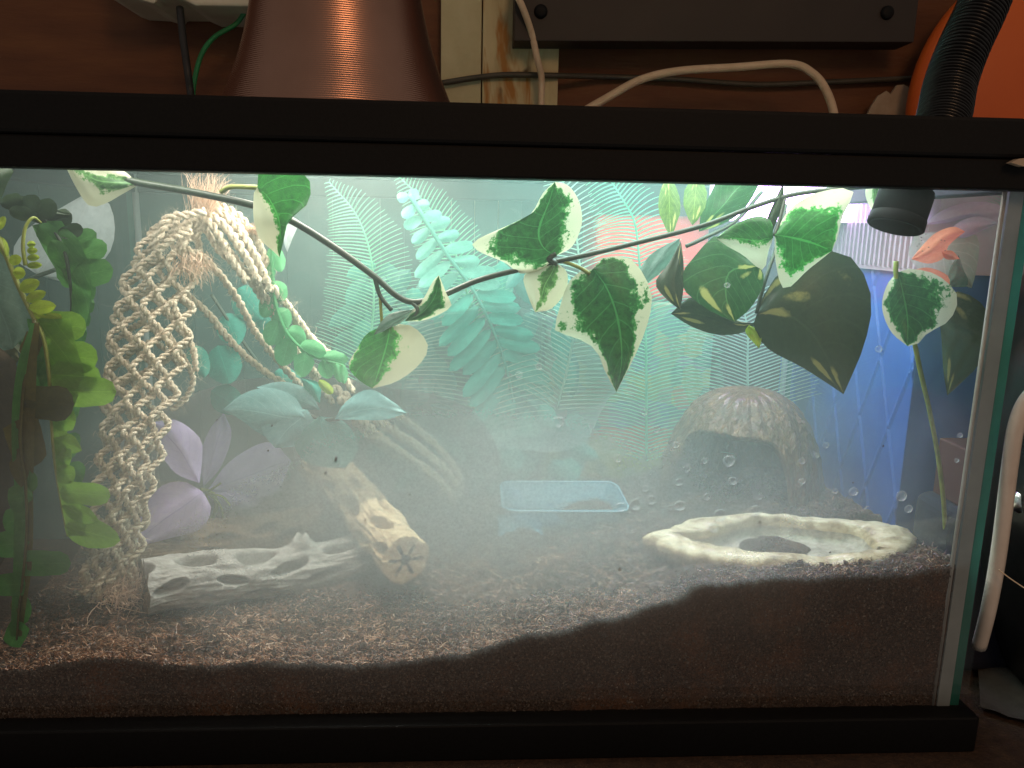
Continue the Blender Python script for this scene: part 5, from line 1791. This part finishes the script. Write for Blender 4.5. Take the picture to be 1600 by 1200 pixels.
# black fogger body, chrome knob
fg = Vector((0.385, 0.045, 0.0))
fgo = thing("fogger", fg, "black rounded fogger tank standing past the glass end", "humidifier")
pf_ = [(0.0, 0.0), (0.050, 0.0), (0.064, 0.006), (0.078, 0.035), (0.090, 0.075), (0.097, 0.11), (0.098, 0.15), (0.094, 0.20), (0.084, 0.235), (0.06, 0.255), (0.0, 0.26)]
MB().lathe([(p.x, p.y) for p in catmull([(r_, h_, 0) for r_, h_ in pf_], 6)], fg, 72).build("tank_body", M['hose'], fgo)
kp = at(1603, 785, 0.03)
MB().lathe([(0.0, 0.004), (0.005, 0.004), (0.0070, 0.002), (0.0074, 0.0), (0.007, -0.006), (0.0, -0.006)], kp, 32, Vector((-0.7, -0.7, 0.1))).build("knob", M['chrome'], fgo)
cable("fogger_cable", [(1640, 590, .0), (1605, 625, .0), (1588, 665, .0), (1579, 720, .002), (1569, 800, .004), (1558, 880, .006), (1545, 950, .010), (1530, 1010, .02)], 0.0036, M['cable_pale'], "cream flat cable curving down along the glass edge")
cable("thin_wire", [(1560, 890, .0), (1580, 905, -.004), (1610, 925, -.01)], 0.0003, M['cable_white'], "hair thin wire across the black fogger", cat="wire")
gp = [atz(1525, 990, .002), atz(1560, 985, .002), atz(1625, 1140, .002), atz(1530, 1110, .002)]
mb = MB()
vs = []
for i in range(11):
    for k in range(11):
        u, w_ = i / 10, k / 10
        p = (gp[0].lerp(gp[1], u)).lerp(gp[3].lerp(gp[2], u), w_)
        vs.append((max(p.x, 0.2605), p.y, 0.0045 + 0.003 * mnoise.noise(Vector((u * 3, w_ * 3, 1)))))
b0 = len(vs)
mb.add(vs, [(i * 11 + k, i * 11 + k + 1, (i + 1) * 11 + k + 1, (i + 1) * 11 + k) for i in range(10) for k in range(10)])
tag(mb.build("grey_cloth", M['grey_cloth']), "grey cloth on the table between tank and fogger", "cloth")

# ------------------------------------------------------------------ droplets and specks on the front glass
DROPS = [(873, 660, 9), (965, 716, 7), (1007, 643, 6), (1026, 671, 6), (1008, 763, 6), (1018, 781, 8), (970, 793, 9), (993, 788, 10), (1056, 695, 6), (1073, 733, 6), (1061, 753, 7), (1101, 720, 5), (1139, 721, 10), (1145, 751, 8),
         (1062, 790, 10), (1048, 793, 5), (1105, 776, 6), (1186, 776, 6), (1078, 775, 5), (1253, 720, 6), (1253, 752, 6), (1291, 696, 5), (1276, 711, 5), (1334, 768, 8), (1305, 768, 5), (1409, 775, 9), (1125, 805, 11), (1115, 826, 9), (1180, 798, 9), (1373, 545, 6),
         (811, 586, 6), (842, 573, 5), (943, 992, 6), (1136, 446, 5), (1420, 795, 7), (1500, 680, 5), (1495, 720, 4)]
DROP_LABEL = {
    (873, 660): "flat wide droplet alone on the glass above the blue dish",
    (965, 716): "round droplet on the glass above the right end of the blue dish",
    (1007, 643): "topmost droplet on the glass left of the bronze hide",
    (1026, 671): "droplet on the glass beside the shoulder of the bronze hide",
    (1139, 721): "largest droplet over the middle of the hide entrance",
    (1145, 751): "round droplet under the largest one over the hide entrance",
    (970, 793): "big droplet on the near corner of the blue dish",
    (993, 788): "big droplet just right of the corner of the blue dish",
    (1062, 790): "bright big droplet at the left foot of the hide",
    (1125, 805): "large flat droplet across the far rim of the cream bowl",
    (1115, 826): "droplet inside the outline of the cream bowl at its left",
    (1180, 798): "droplet on the highest point of the bowl rim",
    (1334, 768): "large droplet before the bottom of the blue bin",
    (1409, 775): "brownish large droplet before the blue bin near the tank end",
    (1373, 545): "single droplet before the tip of the big dark pothos leaf",
    (943, 992): "single droplet low on the glass over the soil slope",
    (1136, 446): "single droplet before the yellow splashed pothos leaf",
}
for i, (u, v, w) in enumerate(DROPS):
    p = at(u, v, GT + 0.0003)
    r_ = w / pxm(GT)
    mb = MB()
    mb.lathe([(r_ * math.sin(k / 8 * math.pi / 2) + 1e-6, r_ * 0.45 * math.cos(k / 8 * math.pi / 2)) for k in range(9)] + [(1e-6, 0)], (0, 0, 0), 18, Vector((0, 1, 0)))
    sag = rng.uniform(0.8, 1.1)
    mb.f = [q_[::-1] for q_ in mb.f]
    mb.v = [(x, y, z * sag - 0.15 * abs(x) * (1 if i % 3 else -1)) for x, y, z in mb.v]
    o = mb.build("water_droplet", M['water'])
    o.location = p
    tag(o, DROP_LABEL.get((u, v)) or ("small water droplet on the glass before the bronze hide" if v < 770 and u > 1030 and u < 1300 else "small water droplet on the glass just above the cream bowl" if u > 1030 and v > 770 and u < 1300 else
        "small water droplet on the glass between blue dish and hide" if 940 < u <= 1030 and v < 800 else "small water droplet on the glass before the blue bin" if u >= 1300 and v > 600 else "faint water droplet on the glass away from the others"), "droplet", "water droplets on the front glass")
SPECKS = [(525, 717, 5, 9), (509, 738, 3, 5), (419, 704, 3, 3), (425, 665, 2, 4), (386, 558, 3, 2), (641, 771, 2.5, 3), (339, 656, 2, 2), (968, 888, 5, 6), (1187, 815, 4, 4), (1333, 754, 3, 3), (785, 662, 2, 2), (1297, 863, 4, 3), (571, 812, 3, 3), (1380, 697, 3, 3)]
for u, v, w, h in SPECKS:
    p = at(u, v, GT + 0.0004)
    k = 0.5 / pxm(GT)
    mb = MB()
    mb.lathe([(1e-6, -1), (0.7, -0.7), (1, 0), (0.6, 0.75), (1e-6, 1)], (0, 0, 0), 9)
    mb.v = [(x * w * k * rng.uniform(.7, 1.1) + z * w * k * .35, y * 0.0003, z * h * k) for x, y, z in mb.v]
    o = mb.build("dirt_speck", M['speck'])
    o.location = p
    tag(o, {525: "largest dark speck on the glass above the leaning log", 509: "dark speck just below the largest one over the leaning log", 968: "reddish speck on the glass over the soil before the bowl",
            1187: "dark speck on the glass inside the far rim of the bowl", 641: "dark speck on the glass by the rope end"}.get(u, "tiny dark speck of dirt stuck to the front glass"), "speck", "dirt specks on the front glass")

# ------------------------------------------------------------------ fog filling the tank
fog = MB().box((-HW + GT + 0.0003, GT + 0.0002, 0.0123), (HW - GT - 0.0003, DP - GT - 0.0003, 0.2990))
o = fog.build("haze", fog_mat("pale_fog", 0.92, (0.72, 1.0, 0.945)), smooth=False, kind='stuff')
tag(o, "pale cool fog filling the glass tank", "fog")


def fog_blob(cen, rad, density, color, seed, label):
    fb = MB()
    for i in range(25):
        th = math.pi * i / 24
        for k in range(48):
            ph = 2 * math.pi * k / 48
            d = Vector((math.sin(th) * math.cos(ph), math.sin(th) * math.sin(ph), math.cos(th)))
            w_ = 1 + 0.22 * mnoise.noise(d * 1.6 + Vector((seed, 1, 2)))
            fb.v.append(tuple(cen + Vector((d.x * rad[0] * w_, d.y * rad[1] * w_, d.z * rad[2] * w_))))
    for i in range(24):
        for k in range(48):
            a_, b_ = i * 48 + k, i * 48 + (k + 1) % 48
            fb.f.append((a_, b_, b_ + 48, a_ + 48))
    o = fb.build("fog_bank", fog_mat("thick_fog", density, color), kind='stuff')
    tag(o, label, "fog")


fog_blob(at(490, 712, .162), (0.112, 0.064, 0.056), 7.0, (0.965, 0.985, 0.98), 3.0, "thick pale fog bank drifting over the logs and the purple flower")
fog_blob(at(780, 590, .165), (0.085, 0.058, 0.050), 6.5, (0.80, 1.0, 0.955), 8.0, "teal fog bank hanging above the blue dish")
